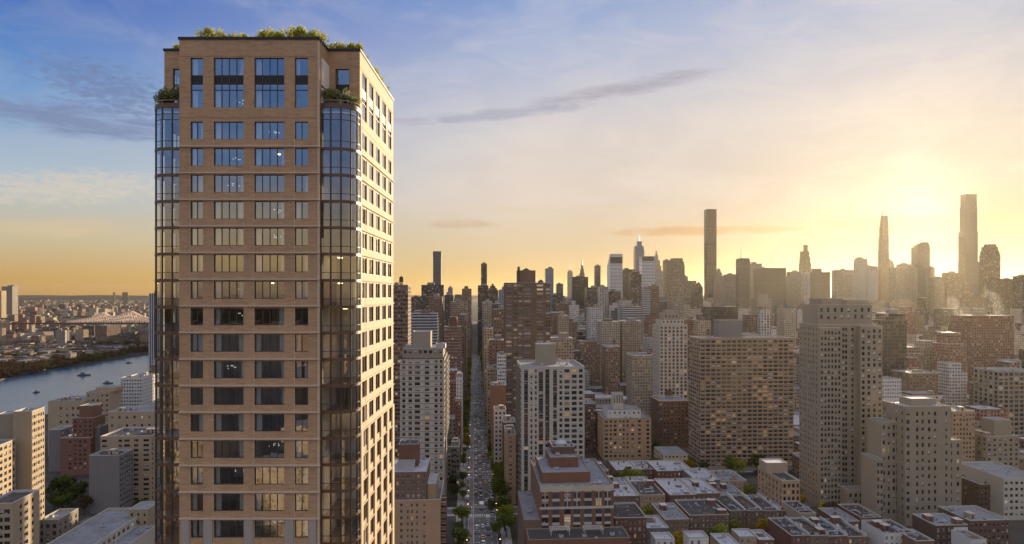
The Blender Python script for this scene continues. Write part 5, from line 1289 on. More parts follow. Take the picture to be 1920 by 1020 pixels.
for v in streets+[1780]:
    for s in (-1, 1):
        a, b = (HW, HW+5.6) if s > 0 else (-HW-5.6, -HW)
        strip('pavement', a, b, prev, v-5.0, .15, m_side, .15)
        if v < 900: strip('pavement', *((HW+5.61, 200) if s > 0 else (-200, -HW-5.61)), v-8.5, v-5.0, .15, m_side, .15); strip('pavement', *((HW+5.61, 200) if s > 0 else (-200, -HW-5.61)), v+5.0, v+8.5, .15, m_side, .15)
    prev = v+5.0
# painted lines: one object per kind of marking
lane = MB(); cw_ = MB()
def rect(b, u0, u1, v0, v1, z=.034): b.poly([(*gxy(u0, v0), z), (*gxy(u1, v0), z), (*gxy(u1, v1), z), (*gxy(u0, v1), z)])
for u in (-1.8, 1.4, 4.7):
    v = 300.0
    while v < 1300: rect(lane, u-.09, u+.09, v, v+3); v += 9
for u in (-8.0, -4.9, 7.7): rect(lane, u-.1, u+.1, 300, 1500)
for v in streets[:9]:
    for dv in (-7.6, 7.6):
        for i in range(15): rect(cw_, -HW+.5+i*1.28, -HW+1.1+i*1.28, v+dv-1.7, v+dv+1.7)
    rect(cw_, -HW+.4, HW-.4, v-11.2, v-10.7)
    for s in (-1, 1):
        for i in range(7): rect(cw_, *(sorted((s*(HW+1.2), s*(HW+4.6)))), v-4.4+i*1.3, v-3.8+i*1.3)
tag(lane.build('lane_marking', [m_paint]), kind='structure'); tag(cw_.build('crosswalk', [m_paint]), kind='structure')
# ---- river
m, t, b = newmat('river_water'); o = t.N('ShaderNodeTexCoord').outputs['Object']
b.inputs['Base Color'].default_value = (.035, .075, .12, 1); b.inputs['Roughness'].default_value = .18; b.inputs['Specular IOR Level'].default_value = .5
bp = t.N('ShaderNodeBump'); bp.inputs['Strength'].default_value = .7; bp.inputs['Distance'].default_value = 1.2
rp = t.math('ADD', t.noise(t.vmul(o, (.012, .05, 1)), 1, 4, .6), t.math('MULTIPLY', t.noise(o, .35, 3, .6), .25)); t.l.new(rp, bp.inputs['Height']); t.l.new(bp.outputs[0], b.inputs['Normal'])
rw = MB(); rw.poly([(x, y, .05) for x, y in near_shore+far_shore])
tag(rw.build('river', [m]), kind='structure')
sw = MB()                                              # embankment wall of the far shore
for a, c in zip(far_shore, far_shore[1:]): 
    a2 = (a[0], a[1]+3.0); c2 = (c[0], c[1]+3.0)
    sw.quad((*a, 0), (*c, 0), (*c, 1.8), (*a, 1.8)); sw.quad((*a, 1.8), (*c, 1.8), (*c2, 1.8), (*a2, 1.8))
tag(sw.build('embankment', [mats['darkbrick']]), kind='structure')
# ---- far hills closing the horizon
hl = MB(); RH = random.Random(3); n = 90
ring = []
for i in range(n+1):
    a = rad(-62+124*i/n); h1 = 96+22*RH.random()+14*math.sin(i*.37); ring.append((24000*math.sin(a), 24000*math.cos(a), h1))
for a, c in zip(ring, ring[1:]):
    hl.quad((a[0]*.86, a[1]*.86, -2), (c[0]*.86, c[1]*.86, -2), c, a); hl.quad(a, c, (c[0]*1.1, c[1]*1.1, -2), (a[0]*1.1, a[1]*1.1, -2))
tag(hl.build('hills', [mat_noise2('far_hills', (.03, .034, .04), (.045, .05, .055), .002, 1, 0)]), kind='structure')
# ---- boats on the river
def boat(px, py, L, rot, label):
    X, Y = gpt(px, py); m = MB()
    P = [(-L/2, -L*.14), (L*.28, -L*.15), (L/2, 0), (L*.28, L*.15), (-L/2, L*.14)]
    m.prism(P, 0, L*.10, 0, 1, True)
    o = m.build('boat', [mats['roofdark'], mats['wood']], None, (X, Y, .05), rot); tag(o, label, 'boat')
    c = MB(); c.box(-L*.3, L*.08, -L*.09, L*.09, L*.10, L*.22, 0); c.box(-L*.22, -L*.02, -L*.07, L*.07, L*.22, L*.30, 0); c.build('cabin', [mats['grey']], o)
    k = MB(); k.cyl(-L*.12, 0, L*.015, L*.3, L*.5, 6); k.build('mast', [mats['metal']], o)
boat(69, 736, 9, 1.2, 'small dark boat alone in the middle of the river')
boat(158, 704, 18, .35, 'long low dark barge on the river near the far shore')
boat(203, 719, 13, .2, 'dark boat just above the cream roofs')
boat(242, 681, 11, .25, 'tiny dark boat nearest the striped tower')
# ---- cantilever bridge
d = 2250; bx0_, bx1_ = wx(-330, d), wx(330, d)
o = MB(); zd = wz(605, d); o.box(bx0_, bx1_, -7, 7, zd-5, zd, 0); br = o.build('cantilever_bridge', [mats['darkbrick']], None, (0, d, 0))
tag(br, 'sun-tinted steel truss cantilever bridge across the far river', 'bridge')
tr_ = MB(); m_steel = M('sun_tinted_steel', (.85, .66, .50), .6, .1)  # warm sunlight put into the steel colour; the front stands in shade
prof = [(126, 2), (140, 4), (155, 6), (170, 8), (183, 11), (193, 17), (203, 11), (215, 9), (228, 13), (238, 17), (246, 19), (255, 15), (266, 10), (280, 7), (300, 9), (318, 17), (330, 12)]
def pz(px):
    for (a, p), (c, q) in zip(prof, prof[1:]):
        if a <= px <= c: return zd+(p+(q-p)*(px-a)/(c-a))*d/F*1.15
    return zd
for yy in (-7, 7):
    last = None
    for i in range(42):
        px = 127+i*4.8; P = (wx(px, d), yy, pz(px)); Q = (wx(px, d), yy, zd)
        tr_.bar(P, Q, 1.6)
        if last: tr_.bar(last[0], P, 2.8); tr_.bar(last[0] if i % 2 else last[1], Q if i % 2 else P, 1.5)
        last = (P, Q)
tr_.build('truss', [m_steel], br)
for px in (-200, -60, 60, 193, 246, 318):
    p = MB(); p.box(wx(px, d)-5, wx(px, d)+5, -8, 8, 0, zd-5); p.build('pier', [mats['stone']], br)
# ================================================================ FAR BANK
RQ = random.Random(21)
qspec = []     # px0, px1, py_top, py_base, material, label
Q = [(0, 5, 615, 645, 'tan', 'sunlit tan block at the left edge of the far bank'), (16, 27, 625, 640, 'white', 'pale paired block on the far bank, left of the orange one'), (29, 41, 625, 640, 'beige', 'beige block beside the pale pair on the far bank'),
     (42, 54, 625, 638, 'white', 'pale low slab on the far bank above the dark trees'), (60, 72, 629, 648, 'red', 'orange lit block on the far bank'), (72, 80, 631, 648, 'tan', 'tan block joined to the orange lit one'),
     (87, 99, 642, 653, 'red', 'small orange block lower on the far bank'), (80, 97, 627, 640, 'beige', 'wide pale block with flat roof on the far bank'), (104, 122, 620, 652, 'stone', 'dark slab tower on the far bank, tallest of its cluster'),
     (122, 128, 620, 650, 'beige', 'lit end tower beside the dark slab tower on the far bank'), (131, 141, 616, 628, 'tan', 'lit tan block behind the dark slab tower'), (141, 151, 627, 638, 'red', 'orange brick cube on the far bank'),
     (157, 177, 611, 640, 'dark', 'dark gridded apartment slab under the bridge deck'), (178, 210, 610, 645, 'brick', 'wide brown apartment slab under the bridge deck'), (213, 219, 611, 622, 'tan', 'narrow lit block under the bridge, left of two'),
     (231, 241, 616, 627, 'tan', 'lit tan block with banding under the bridge'), (247, 259, 609, 621, 'beige', 'brightest lit block under the bridge'), (264, 274, 619, 629, 'tan', 'lit low block near the striped tower'), (272, 281, 613, 628, 'beige', 'lit block against the striped tower'),
     (68, 78, 668, 682, 'stone', 'grey block among the bare shore trees, left'), (104, 117, 652, 662, 'beige', 'beige block among shore trees, middle'), (122, 136, 662, 680, 'beige', 'pale banded block among shore trees, right of middle'),
     (160, 173, 657, 672, 'beige', 'pale block behind the shore trees, right'), (213, 232, 651, 660, 'white', 'long pale low building near the green shore trees'),
     (123, 126, 572, 584, 'white', 'thin pale tower left of a pair on the far plain'), (128, 131, 574, 584, 'white', 'thin pale tower right of a pair on the far plain'), (203, 214, 574, 587, 'tan', 'tan block on the far plain above the bridge'),
     (214, 220, 576, 588, 'beige', 'beige narrow block on the far plain above the bridge'), (104, 115, 584, 590, 'tan', 'lit low block on the far plain'), (97, 110, 579, 588, 'dark', 'dark block on the far plain'), (50, 71, 594, 606, 'beige', 'lit warehouse block left of the bridge'),
     (71, 81, 585, 592, 'tan', 'tan block on the plain left of the bridge'), (56, 72, 584, 594, 'dark', 'dark long block on the plain left of the bridge'), (229, 240, 548, 553, 'dark', 'faint tower group on the horizon'), (212, 215, 548, 553, 'dark', 'faint domed block on the horizon'),
     (24, 36, 574, 585, 'brick', 'brown block right of the pale slab tower'), (9, 28, 587, 594, 'dark', 'dark low block at the foot of the pale slab tower'), (150, 170, 588, 596, 'brick', 'brown block just behind the bridge truss'), (184, 200, 580, 590, 'beige', 'pale wide block behind the bridge truss peak'), (132, 140, 582, 596, 'stone', 'grey block behind the left end of the truss')]
for (a, c, pt, pb, m, lb) in Q:
    pb = max(pb, 556.5); d = F*H/(pb-CY)
    if d > 14000: d = 14000
    X0 = wx(a, d); w = (c-a)/F*d; z = wz(pt, d); dp = max(12, min(w, 60)); rot = TH+rad(RQ.choice([-18, -14, -10, 20]))
    mb = MB(); mb.box(0, w*.85, 0, dp, 0, z, 0, 1, False)
    if w > 14 and RQ.random() < .7: mb.box(w*.2, w*.45, dp*.3, dp*.6, z, z+3.5, 0, 1, False)
    o = mb.build('far_bank_block', [wms[m], mats['roof']], None, (X0, d, 0), rot); tag(o, lb, 'building')
bm = {}
for i in range(5200):
    d = 1250*math.exp(RQ.random()*2.5); X = RQ.uniform(-1.25, .0)*d*.85
    px = CX+X/d*F
    if not (-160 < px < 760): continue
    if 320 < px < 725 and d < 6000 and RQ.random() < .85: continue
    # stay off the water
    py0 = CY+H/d*F
    sh = 713-(px/278.)*48 if px < 430 else 560
    if px < 430 and py0 > sh-9: continue
    if px >= 300 and d < 3300: continue
    s_ = 1+d/6000
    w = RQ.uniform(10, 34)*s_; dp = RQ.uniform(10, 26)*s_; h = RQ.uniform(6, 16) if RQ.random() < .85 else RQ.uniform(18, 46)
    if d < 1700: h = min(h, 12)
    m = RQ.choice(['brick', 'red', 'tan', 'beige', 'brick', 'dark', 'dark', 'brick', 'red'])
    b = bm.setdefault(m, MB()); a = RQ.choice([.05, .25, -.2, .5]); ca, sa = math.cos(a), math.sin(a)
    q = MB(); q.box(-w/2, w/2, -dp/2, dp/2, 0, h, 0, 1 if RQ.random() < .93 else 2, False); off = len(b.v)
    b.v += [(X+x*ca-y*sa, d+x*sa+y*ca, z) for x, y, z in q.v]; b.f += [tuple(k+off for k in f) for f in q.f]; b.m += q.m; b.uv += [(u+i*31., v_) for u, v_ in q.uv]
mm = MB(); ms = []
for j, (k, t_) in enumerate(sorted(bm.items())):
    off = len(mm.v); mm.v += t_.v; mm.f += [tuple(q+off for q in f) for f in t_.f]; mm.m += [3*j+x for x in t_.m]; mm.uv += t_.uv; ms += [wms[k], mats['roofdark'], mats['roof']]
tag(mm.build('far_borough', ms), 'endless low rooftops of the far borough across the river', 'rooftops', kind='stuff')
# ================================================================ TREES
def leafmat(name, c, tr=.35, rnd=.2):
    m = bpy.data.materials.new(name); m.use_nodes = True; t = NT(m.node_tree); t.n.clear()
    o = t.N('ShaderNodeOutputMaterial'); mx = t.N('ShaderNodeMixShader'); d = t.N('ShaderNodeBsdfDiffuse'); l = t.N('ShaderNodeBsdfTranslucent')
    oi = t.N('ShaderNodeObjectInfo'); s = t.N('ShaderNodeVectorMath', operation='SCALE'); s.inputs[0].default_value = c
    n = t.noise(t.N('ShaderNodeTexCoord').outputs['Object'], .8, 2)
    t.put(s.inputs[3], t.math('MULTIPLY', t.mapr(oi.outputs['Random'], 0, 1, 1-rnd, 1+rnd), t.mapr(n, .3, .7, .65, 1.35)))
    t.l.new(s.outputs[0], d.inputs[0]); t.l.new(s.outputs[0], l.inputs[0]); mx.inputs[0].default_value = tr
    t.l.new(d.outputs[0], mx.inputs[1]); t.l.new(l.outputs[0], mx.inputs[2]); t.l.new(mx.outputs[0], o.inputs[0])
    return m
lf = dict(green=[leafmat('leaf_green', (.11, .15, .032)), leafmat('leaf_olive', (.16, .175, .036))], yellow=[leafmat('leaf_yellow', (.42, .28, .03)), leafmat('leaf_ochre', (.30, .22, .03))],
          lime=[leafmat('leaf_lime', (.28, .28, .04)), leafmat('leaf_fresh', (.20, .23, .035))], brown=[leafmat('leaf_brown', (.10, .062, .035)), leafmat('twig_brown', (.075, .055, .035))], dark=[leafmat('leaf_dark', (.07, .09, .025)), leafmat('leaf_deep', (.09, .11, .03))])
m_bark = M('bark', (.07, .05, .035), .95, .2, 2)
def crown_mesh(seed, r, h0, h1, n, leaf, kind, lobes=9):
    q = random.Random(seed); m = MB(); cl = []
    hm = (h0+h1)/2; hh = (h1-h0)/2
    for i in range(lobes):
        a = q.uniform(0, 6.283); rr = r*math.sqrt(q.random())*.62; z = hm+hh*q.uniform(-.6, .62); cl.append((rr*math.cos(a), rr*math.sin(a), z, r*q.uniform(.34, .52)))
    for i in range(n):
        cx, cy, cz, cr = cl[i % lobes]
        v = Vector((q.gauss(0, 1), q.gauss(0, 1), q.gauss(0, 1))).normalized()*cr*(q.random()**.33); v.z *= .8
        p = Vector((cx, cy, cz))+v
        e1 = Vector((q.gauss(0, 1), q.gauss(0, 1), q.gauss(0, .6))).normalized()*leaf*q.uniform(.6, 1.3); e2 = e1.cross(Vector((q.gauss(0, 1), q.gauss(0, 1), q.gauss(0, 1))).normalized())
        if e2.length < 1e-3: continue
        e2 = e2.normalized()*leaf*.7
        m.quad(tuple(p-e1-e2), tuple(p+e1-e2*.4), tuple(p+e1*.7+e2), tuple(p-e1*.6+e2), 0 if q.random() < .6 else 1)
    return m.mesh('crown', lf[kind])
def trunk_mesh(seed, r, h0, h1):
    q = random.Random(seed); m = MB(); m.cyl(0, 0, .3, 0, h0*.75, 8, 0, .22)
    for i in range(6):
        a = q.uniform(0, 6.283); p0 = (0, 0, h0*q.uniform(.55, .75)); p1 = (r*.45*math.cos(a), r*.45*math.sin(a), (h0+h1)/2*q.uniform(.85, 1.1)); m.bar(p0, p1, .15)
        p2 = (r*.75*math.cos(a+.4), r*.75*math.sin(a+.4), p1[2]+1.4); m.bar(p1, p2, .08)
    return m.mesh('trunk', [m_bark])
TP = {}
for kd, seeds in (('green', 4), ('yellow', 2), ('lime', 3), ('brown', 2), ('dark', 2)):
    TP[kd] = [(crown_mesh(100+17*i+len(kd), 4.4, 3.0, 9.6, 1100, .34, kd, 11+2*i), trunk_mesh(7*i+len(kd), 4.4, 3.0, 9.6)) for i in range(seeds)]
def tree(X, Y, kd, sc, label, group=None, z=0, name='street_tree'):
    c, tk = R.choice(TP[kd]); o = bpy.data.objects.new(name, None); COL.objects.link(o); o.location = (X, Y, z); o.scale = (sc, sc, sc*R.uniform(.9, 1.15)); o.rotation_euler = (0, 0, R.uniform(0, 6.28)); o.empty_display_size = .5
    tag(o, label, 'tree', group); link('crown', c, o); link('trunk', tk, o)
    return o
nt = 0
for s in (1, -1):
    v = 352.0 if s < 0 else 372.
    while v < 1750:
        u = s*(HW+2.6+R.uniform(-.6, .9)); X, Y = gxy(u, v)
        if not any(abs(v-q) < 7 for q in streets):
            kd = R.choice(['green', 'green', 'lime', 'lime', 'dark']) if s > 0 else R.choice(['green', 'lime', 'green', 'lime'])
            sc = R.uniform(1.15, 1.6) if s > 0 else (R.uniform(.8, 1.15) if v > 620 else R.uniform(.6, .8))
            if R.random() < .95: tree(X, Y, kd, sc, f'{ {"green": "green", "dark": "dark green", "lime": "pale green"}[kd]} street tree on the {"right" if s > 0 else "left"} pavement of the avenue', f'{kd} avenue trees {"right" if s > 0 else "left"}')
        v += (R.uniform(7.5, 11.5) if s > 0 or v > 620 else R.uniform(17, 26)) if v < 900 else R.uniform(12, 18)
for px, py, kd, sc, lb in [(925, 868, 'green', 1.65, 'big round green tree filling the right pavement before the slim tan building'), (930, 845, 'green', 1.6, 'large green tree just beyond the big round one on the right pavement'), (921, 812, 'lime', 1.5, 'broad pale green tree further up the right pavement'),
                       (867, 985, 'green', 1.25, 'bushy green tree on the left pavement below the brick terraces'), (866, 1040, 'green', 1.4, 'green tree at the bottom edge on the left pavement'), (875, 845, 'yellow', 1.05, 'bright yellow tree on the left pavement, nearer of two'), (874, 832, 'yellow', 1.0, 'bright yellow tree on the left pavement, farther of two'),
                       (851, 935, 'dark', 1.0, 'dark bushy tree hugging the brick balconies'), (850, 915, 'dark', .95, 'dark tree behind the one hugging the brick balconies'), (868, 905, 'green', .8, 'small green tree at the crossing, left pavement'), (921, 965, 'dark', .9, 'small dark tree in the kerb island right of the lanes'), (937, 935, 'green', 1.1, 'green tree before the slim tan building foot'), (934, 1010, 'green', 1.0, 'green tree at the lower right pavement corner')]:
    X, Y = gpt(px, py); tree(X, Y, kd, sc, lb)
for px, d, kd, sc, lb in [(1176, 463, 'lime', 1.35, 'yellow-green garden tree behind the small cream house'), (1192, 464, 'lime', 1.3, 'second yellow-green garden tree behind the small cream house'), (1207, 462, 'yellow', 1.0, 'yellowish tree by the brown house with white roof'), (1163, 466, 'green', 1.2, 'green tree at the far end of the garden behind the small cream house'), (1221, 384, 'lime', 1.25, 'round yellow-green tree beside the dark flat roof'),
                       (1273, 344, 'yellow', 1.35, 'small yellow tree between the two white rooftop houses, left'), (1287, 345, 'lime', 1.3, 'small lime tree between the two white rooftop houses'), (1338, 357, 'green', 1.15, 'small green tree behind the low silver-roofed house'), (1352, 358, 'lime', 1.15, 'lime tree before the brown row houses'), (1376, 372, 'lime', 1.05, 'small lime tree below the first brown row house'), (1434, 372, 'yellow', 1.2, 'bright yellow tree before the last brown row houses'),
                       (1370, 498, 'green', 1.7, 'large green tree at the foot of the wide slab, left'), (1386, 494, 'lime', 1.35, 'sunlit tree at the foot of the wide slab'), (1418, 500, 'dark', 1.7, 'dark large tree at the foot of the wide slab, right'), (1436, 496, 'dark', 1.3, 'dark tree between slab foot and church hall'), (1544, 400, 'yellow', 1.1, 'orange tree glowing at the limestone tower foot'), (1558, 396, 'brown', 1.2, 'brown tree beside the glowing orange tree'),
                       (1196, 322, 'lime', 1.5, 'lime tree top at the bottom edge below the dark flat roof'), (1780, 322, 'dark', 1.1, 'dark tree under the sign board house'), (1862, 318, 'green', 1.2, 'green tree at the bottom edge by the small white house'), (1640, 350, 'dark', 1.1, 'dark tree between the dividing-wall row houses and the grey stone block'), (1735, 362, 'dark', 1.2, 'dark tree at the foot of the grey stone block'), (1255, 520, 'green', 1.2, 'green tree in the street left of the wide slab'), (1230, 560, 'dark', 1.2, 'dark tree beside the square brown block')]:
    tree(wx(px, d), d, kd, sc, lb, name='garden_tree')
for v0 in streets[1:5]:
    for s in (-7.0, 7.0):
        u = 34.0
        while u < 260:
            X, Y = gxy(u, v0+s)
            if free(X, Y, 1.5) and R.random() < .8:
                kd = R.choice(['green', 'dark', 'lime', 'green', 'yellow']); tree(X, Y, kd, R.uniform(.7, 1.1), f'{ {"green": "green", "dark": "dark green", "lime": "pale green", "yellow": "yellow"}[kd]} tree lining a side street among the walk-up houses', f'{kd} side street trees')
            u += R.uniform(9, 17)
for px, py, kd, sc, lb in [(107, 945, 'dark', 1.5, 'large dark tree in the courtyard, left'), (122, 938, 'green', 1.55, 'large green courtyard tree, middle'), (135, 950, 'dark', 1.4, 'dark courtyard tree in front of the brick tiers'), (118, 962, 'green', 1.3, 'lower green courtyard tree'), (102, 962, 'dark', 1.2, 'dark courtyard tree by the cream slab'), (150, 940, 'dark', 1.2, 'dark courtyard tree under the brick tiers'), (158, 966, 'brown', 1.1, 'bare brown tree at the grey blank wall'), (130, 925, 'brown', 1.2, 'brown tree top behind the courtyard trees'), (112, 922, 'brown', 1.2, 'brown tree behind the large dark courtyard tree'), (262, 960, 'dark', .8, 'dark shrubby tree in front of the beige house'), (276, 1010, 'brown', 1.1, 'bare brown tree beside the brown tower foot')]:
    X, Y = gpt(px, py); tree(X, Y, kd, sc, lb, name='garden_tree')
# shoreline wood: one mass of trees along the far bank
sm2 = MB(); q = random.Random(8)
for i in range(2600):
    f = q.random(); px = -160+f*480; sh = 713-(px/278.)*48; py = sh-2-abs(q.gauss(0, 1))*22
    if py < 600: continue
    X, Y = gpt(px, py); r = q.uniform(3.2, 6.5); hz = q.uniform(5, 9); kd = 0 if q.random() < (.30 if 170 < px < 235 else .08) else (1 if q.random() < .5 else 2)
    for j in range(34):
        v = Vector((q.gauss(0, 1), q.gauss(0, 1), q.gauss(0, .8))).normalized()*r*(q.random()**.4); p = Vector((X, Y, hz))+v
        if p.z < .2: continue
        e1 = Vector((q.gauss(0, 1), q.gauss(0, 1), q.gauss(0, 1))).normalized()*1.15; e2 = e1.cross(Vector((0, .3, 1))).normalized()*.9
        sm2.quad(tuple(p-e1), tuple(p-e2), tuple(p+e1), tuple(p+e2), kd)
tag(sm2.build('shoreline_woods', [lf['green'][0], lf['brown'][0], lf['brown'][1]]), 'brown bare woods along the far river bank', 'woods', kind='stuff')
# ---------------------------------------------------------------- planting on the main tower
def shrub_mesh(seed, kd, n=520):
    q = random.Random(seed); m = MB(); cl = [(q.uniform(-.55, .55), q.uniform(-.25, .25), q.uniform(.5, 1.15), q.uniform(.3, .5)) for i in range(7)]
    for i in range(n):
        cx, cy, cz, cr = cl[i % 7]; v = Vector((q.gauss(0, 1), q.gauss(0, 1), q.gauss(0, 1))).normalized()*cr*(q.random()**.35); p = Vector((cx, cy, cz))+v
        e1 = Vector((q.gauss(0, 1), q.gauss(0, 1), q.gauss(0, 1))).normalized()*.085; e2 = e1.cross(Vector((q.gauss(0, 1), q.gauss(0, 1), 1)).normalized())
        if e2.length < 1e-4: continue
        e2 = e2.normalized()*.05; m.quad(tuple(p-e1), tuple(p-e2), tuple(p+e1), tuple(p+e2), 0 if q.random() < .6 else 1)
    return m.mesh('foliage', lf[kd])
def stem_mesh(seed):
    q = random.Random(seed); m = MB()
    for i in range(6): m.bar((q.uniform(-.1, .1), q.uniform(-.05, .05), 0), (q.uniform(-.5, .5), q.uniform(-.25, .25), q.uniform(.6, 1.2)), .04)
    return m.mesh('stem', [m_bark])
lf['roof'] = [leafmat('roof_leaf_lime', (.55, .50, .08), .55), leafmat('roof_leaf_green', (.36, .37, .06), .55)]
lf['terrace'] = [leafmat('terrace_leaf', (.30, .31, .13), .45), leafmat('terrace_leaf_dark', (.18, .20, .08), .45)]
SH = [shrub_mesh(30+i, 'roof') for i in range(4)]; SH2 = [shrub_mesh(60+i, 'terrace') for i in range(3)]; ST = [stem_mesh(i) for i in range(3)]
def shrub(x, y, z, sc, label, group, pool):
    o = bpy.data.objects.new('shrub', None); COL.objects.link(o); o.location = (TX+x, TY+y, z); o.scale = (sc*R.uniform(.95, 1.25), sc, sc*R.uniform(.85, 1.1)); o.rotation_euler = (0, 0, R.choice([0, 3.14])+R.uniform(-.3, .3))
    tag(o, label, 'shrub', group); link('foliage', R.choice(pool), o); link('stem', R.choice(ST), o)
for px, sc in [(372, 1.0), (386, 1.15), (400, 1.05), (415, .85), (428, .75), (441, .8), (455, .7), (480, 1.0), (494, 1.1), (506, 1.05), (520, 1.0), (534, 1.25), (548, 1.3), (561, 1.25), (574, 1.1), (582, 1.0)]:
    shrub((px-466.3)*SC, .95, ROOF+.16-.30, sc*1.05, 'lime green shrub along the front roof edge of the tall brown tower', 'shrubs on the front roof edge', SH)
for y, sc in [(1.6, 1.1), (2.5, 1.25), (3.4, 1.2)]: shrub(hw-.85, y, ROOF-.2, sc, 'lime green shrub at the recessed roof corner of the tall brown tower', 'shrubs at the recessed roof corner', SH)
for px, sc in [(619, 1.15), (631, 1.1), (642, 1.0), (654, 1.1), (664, 1.1)]: shrub((px-980)*89/1300-TX, 5.0, ROOF-.2, sc, 'lime green shrub above the roof set back over the glass bay', 'shrubs above the set-back roof', SH)
for y in (8, 9.4, 12, 13.4, 15, 18, 19.3, 20.6, 23, 24.4): shrub(bx1-.85, y, ROOF-.2, R.uniform(.95, 1.2), 'sunlit shrub along the right roof edge of the tall brown tower', 'shrubs along the sunlit roof edge', SH)
for x in (bx0+1.0, bx0+2.0, bx0+2.8): shrub(x, 5.0, ROOF-.2, .9, 'lime shrub on the roof left of the raised brick front', 'shrubs left of the brick front', SH)
for s in (1, -1):
    for k, (x, y, sc) in enumerate([(9.2, 1.2, 1.35), (10.1, 1.25, 1.45), (10.9, 1.45, 1.3), (11.6, 2.0, 1.25), (12.2, 2.8, 1.2)]):
        shrub(s*x, y, BAYTOP+.5, sc*(1 if s > 0 else 1.1), f'grey-green shrub on the {"right" if s > 0 else "left"} bay terrace of the tall brown tower', f'{"right" if s > 0 else "left"} bay terrace shrubs', SH2)
# ================================================================ TRAFFIC
def carmat(n, c): 
    m, t, b = newmat(n); b.inputs['Base Color'].default_value = (*c, 1); b.inputs['Roughness'].default_value = .32; b.inputs['Coat Weight'].default_value = .6; b.inputs['Coat Roughness'].default_value = .08
    return m
paints = {'white': carmat('white_paint', (.66, .66, .65)), 'silver': carmat('silver_paint', (.42, .43, .44)), 'black': carmat('black_paint', (.02, .02, .022)), 'grey': carmat('grey_paint', (.13, .135, .14)), 'yellow': carmat('taxi_yellow', (.62, .36, .03)), 'red': carmat('red_paint', (.30, .035, .03)), 'blue': carmat('blue_paint', (.05, .09, .20))}
m_lampglow = G('street_lamp_glow', (1, .8, .5), .4, .3, 2.0, ecol=(1, .6, .2, 1))
m_tyre = G('tyre', (.018, .018, .018), .8, .2); m_rim = G('rim', (.4, .4, .4), .3, .5, metal=.8); m_red = G('tail_light', (.25, .015, .01), .3, .5, .12, ecol=(1, .08, .05, 1)); m_head = G('head_light', (.8, .8, .75), .2, .6, .6)
def prof_mesh(P, w0, taper, mat_, name, m=None):
    m = m or MB(); A = [(-w0*tp/2, y, z) for y, z, tp in P]; B = [(w0*tp/2, y, z) for y, z, tp in P]
    m.poly(A); m.poly(list(reversed(B)))
    for i in range(len(P)):
        j = (i+1) % len(P); m.quad(A[j], A[i], B[i], B[j])
    return m.mesh(name, [mat_]) if name else m
def car_parts(kind):
    if kind == 'suv': L, Wd, zb, zr = 4.8, 1.95, 1.05, 1.75; cab = [(-2.3, zb, .96), (-2.15, zr-.1, .86), (-1.9, zr, .82), (.5, zr, .82), (1.25, zb, .94)]
    else: L, Wd, zb, zr = 4.6, 1.85, .92, 1.45; cab = [(-1.9, zb, .94), (-1.15, zr, .8), (.35, zr, .8), (1.25, zb, .94)]
    h = L/2
    body = [(-h, .35, .92), (-h-.02, .7, .96), (-h+.12, zb-.03, .95), (-h+.5, zb+.02, .97), (1.2, zb, .98), (h-.3, zb-.2, .94), (h, zb-.32, .9), (h+.02, .38, .92), (h-.2, .24, .9), (-h+.2, .24, .92)]
    return L, Wd, body, cab
CM = {}
def car_meshes(kind, colr):
    if (kind, colr) not in CM:
        L, Wd, body, cab = car_parts(kind)
        g_ = prof_mesh(cab, Wd, 1, gD, 'window')
        rf = [(y, z+(.015 if z > 1.3 else 0), t*1.005) for y, z, t in cab]
        top = [p for p in cab if p[1] > 1.3]
        b = MB(); prof_mesh(body, Wd, 1, paints[colr], None, b)
        zt = max(p[1] for p in cab); y0, y1 = min(p[0] for p in top), max(p[0] for p in top)
        b.box(-Wd*.40, Wd*.40, y0, y1, zt, zt+.04)
        bm_ = b.mesh('car', [paints[colr]])
        wh = MB()
        N = 12
        for i in range(N):
            a0, a1 = 6.2832*i/N, 6.2832*(i+1)/N; r = .33
            A = (-.11, r*math.cos(a0), r*math.sin(a0)); B = (-.11, r*math.cos(a1), r*math.sin(a1)); C = (.11, B[1], B[2]); D = (.11, A[1], A[2])
            wh.quad(A, B, C, D, 0)
            for x in (-.112, .112): wh.quad((x, 0, 0), (x, A[1]*.65, A[2]*.65), (x, B[1]*.65, B[2]*.65), (x, 0, 0.0001), 1); wh.quad((x, A[1]*.65, A[2]*.65), (x, A[1], A[2]), (x, B[1], B[2]), (x, B[1]*.65, B[2]*.65), 0)
        tl = MB(); tl.box(-.22, .22, -.04, .04, -.09, .09); hlm = MB(); hlm.box(-.2, .2, -.04, .04, -.08, .08)
        far = MB(); far.v = list(b.v); far.f = list(b.f); far.m = [0]*len(b.f); far.uv = list(b.uv)
        prof_mesh(cab, Wd, 1, gD, None, (f2 := MB())); off = len(far.v); far.v += f2.v; far.f += [tuple(q+off for q in f) for f in f2.f]; far.m += [1]*len(f2.f); far.uv += f2.uv
        CM[(kind, colr)] = (bm_, g_, wh.mesh('wheel', [m_tyre, m_rim]), tl.mesh('tail_light', [m_red]), hlm.mesh('headlight', [m_head]), L, Wd, far.mesh('car', [paints[colr], gD, m_red]))
    return CM[(kind, colr)]
def car(u, v, kind, colr, label, group, near, rot=0.):
    b, g_, wh, tl, hl_, L, Wd, far = car_meshes(kind, colr); X, Y = gxy(u, v)
    o = link('car', b if near else far, None, (X, Y, .03), TH+rot); tag(o, label, 'car', group)
    if near:
        link('window', g_, o)
        for x in (-Wd/2+.1, Wd/2-.1):
            for y in (-L*.31, L*.31): link('wheel', wh, o, (x, y, .33))
        for x in (-Wd/2+.3, Wd/2-.3): link('tail_light', tl, o, (x, -L/2, .72)); link('headlight', hl_, o, (x, L/2, .6))
RC = random.Random(4); nc = 0
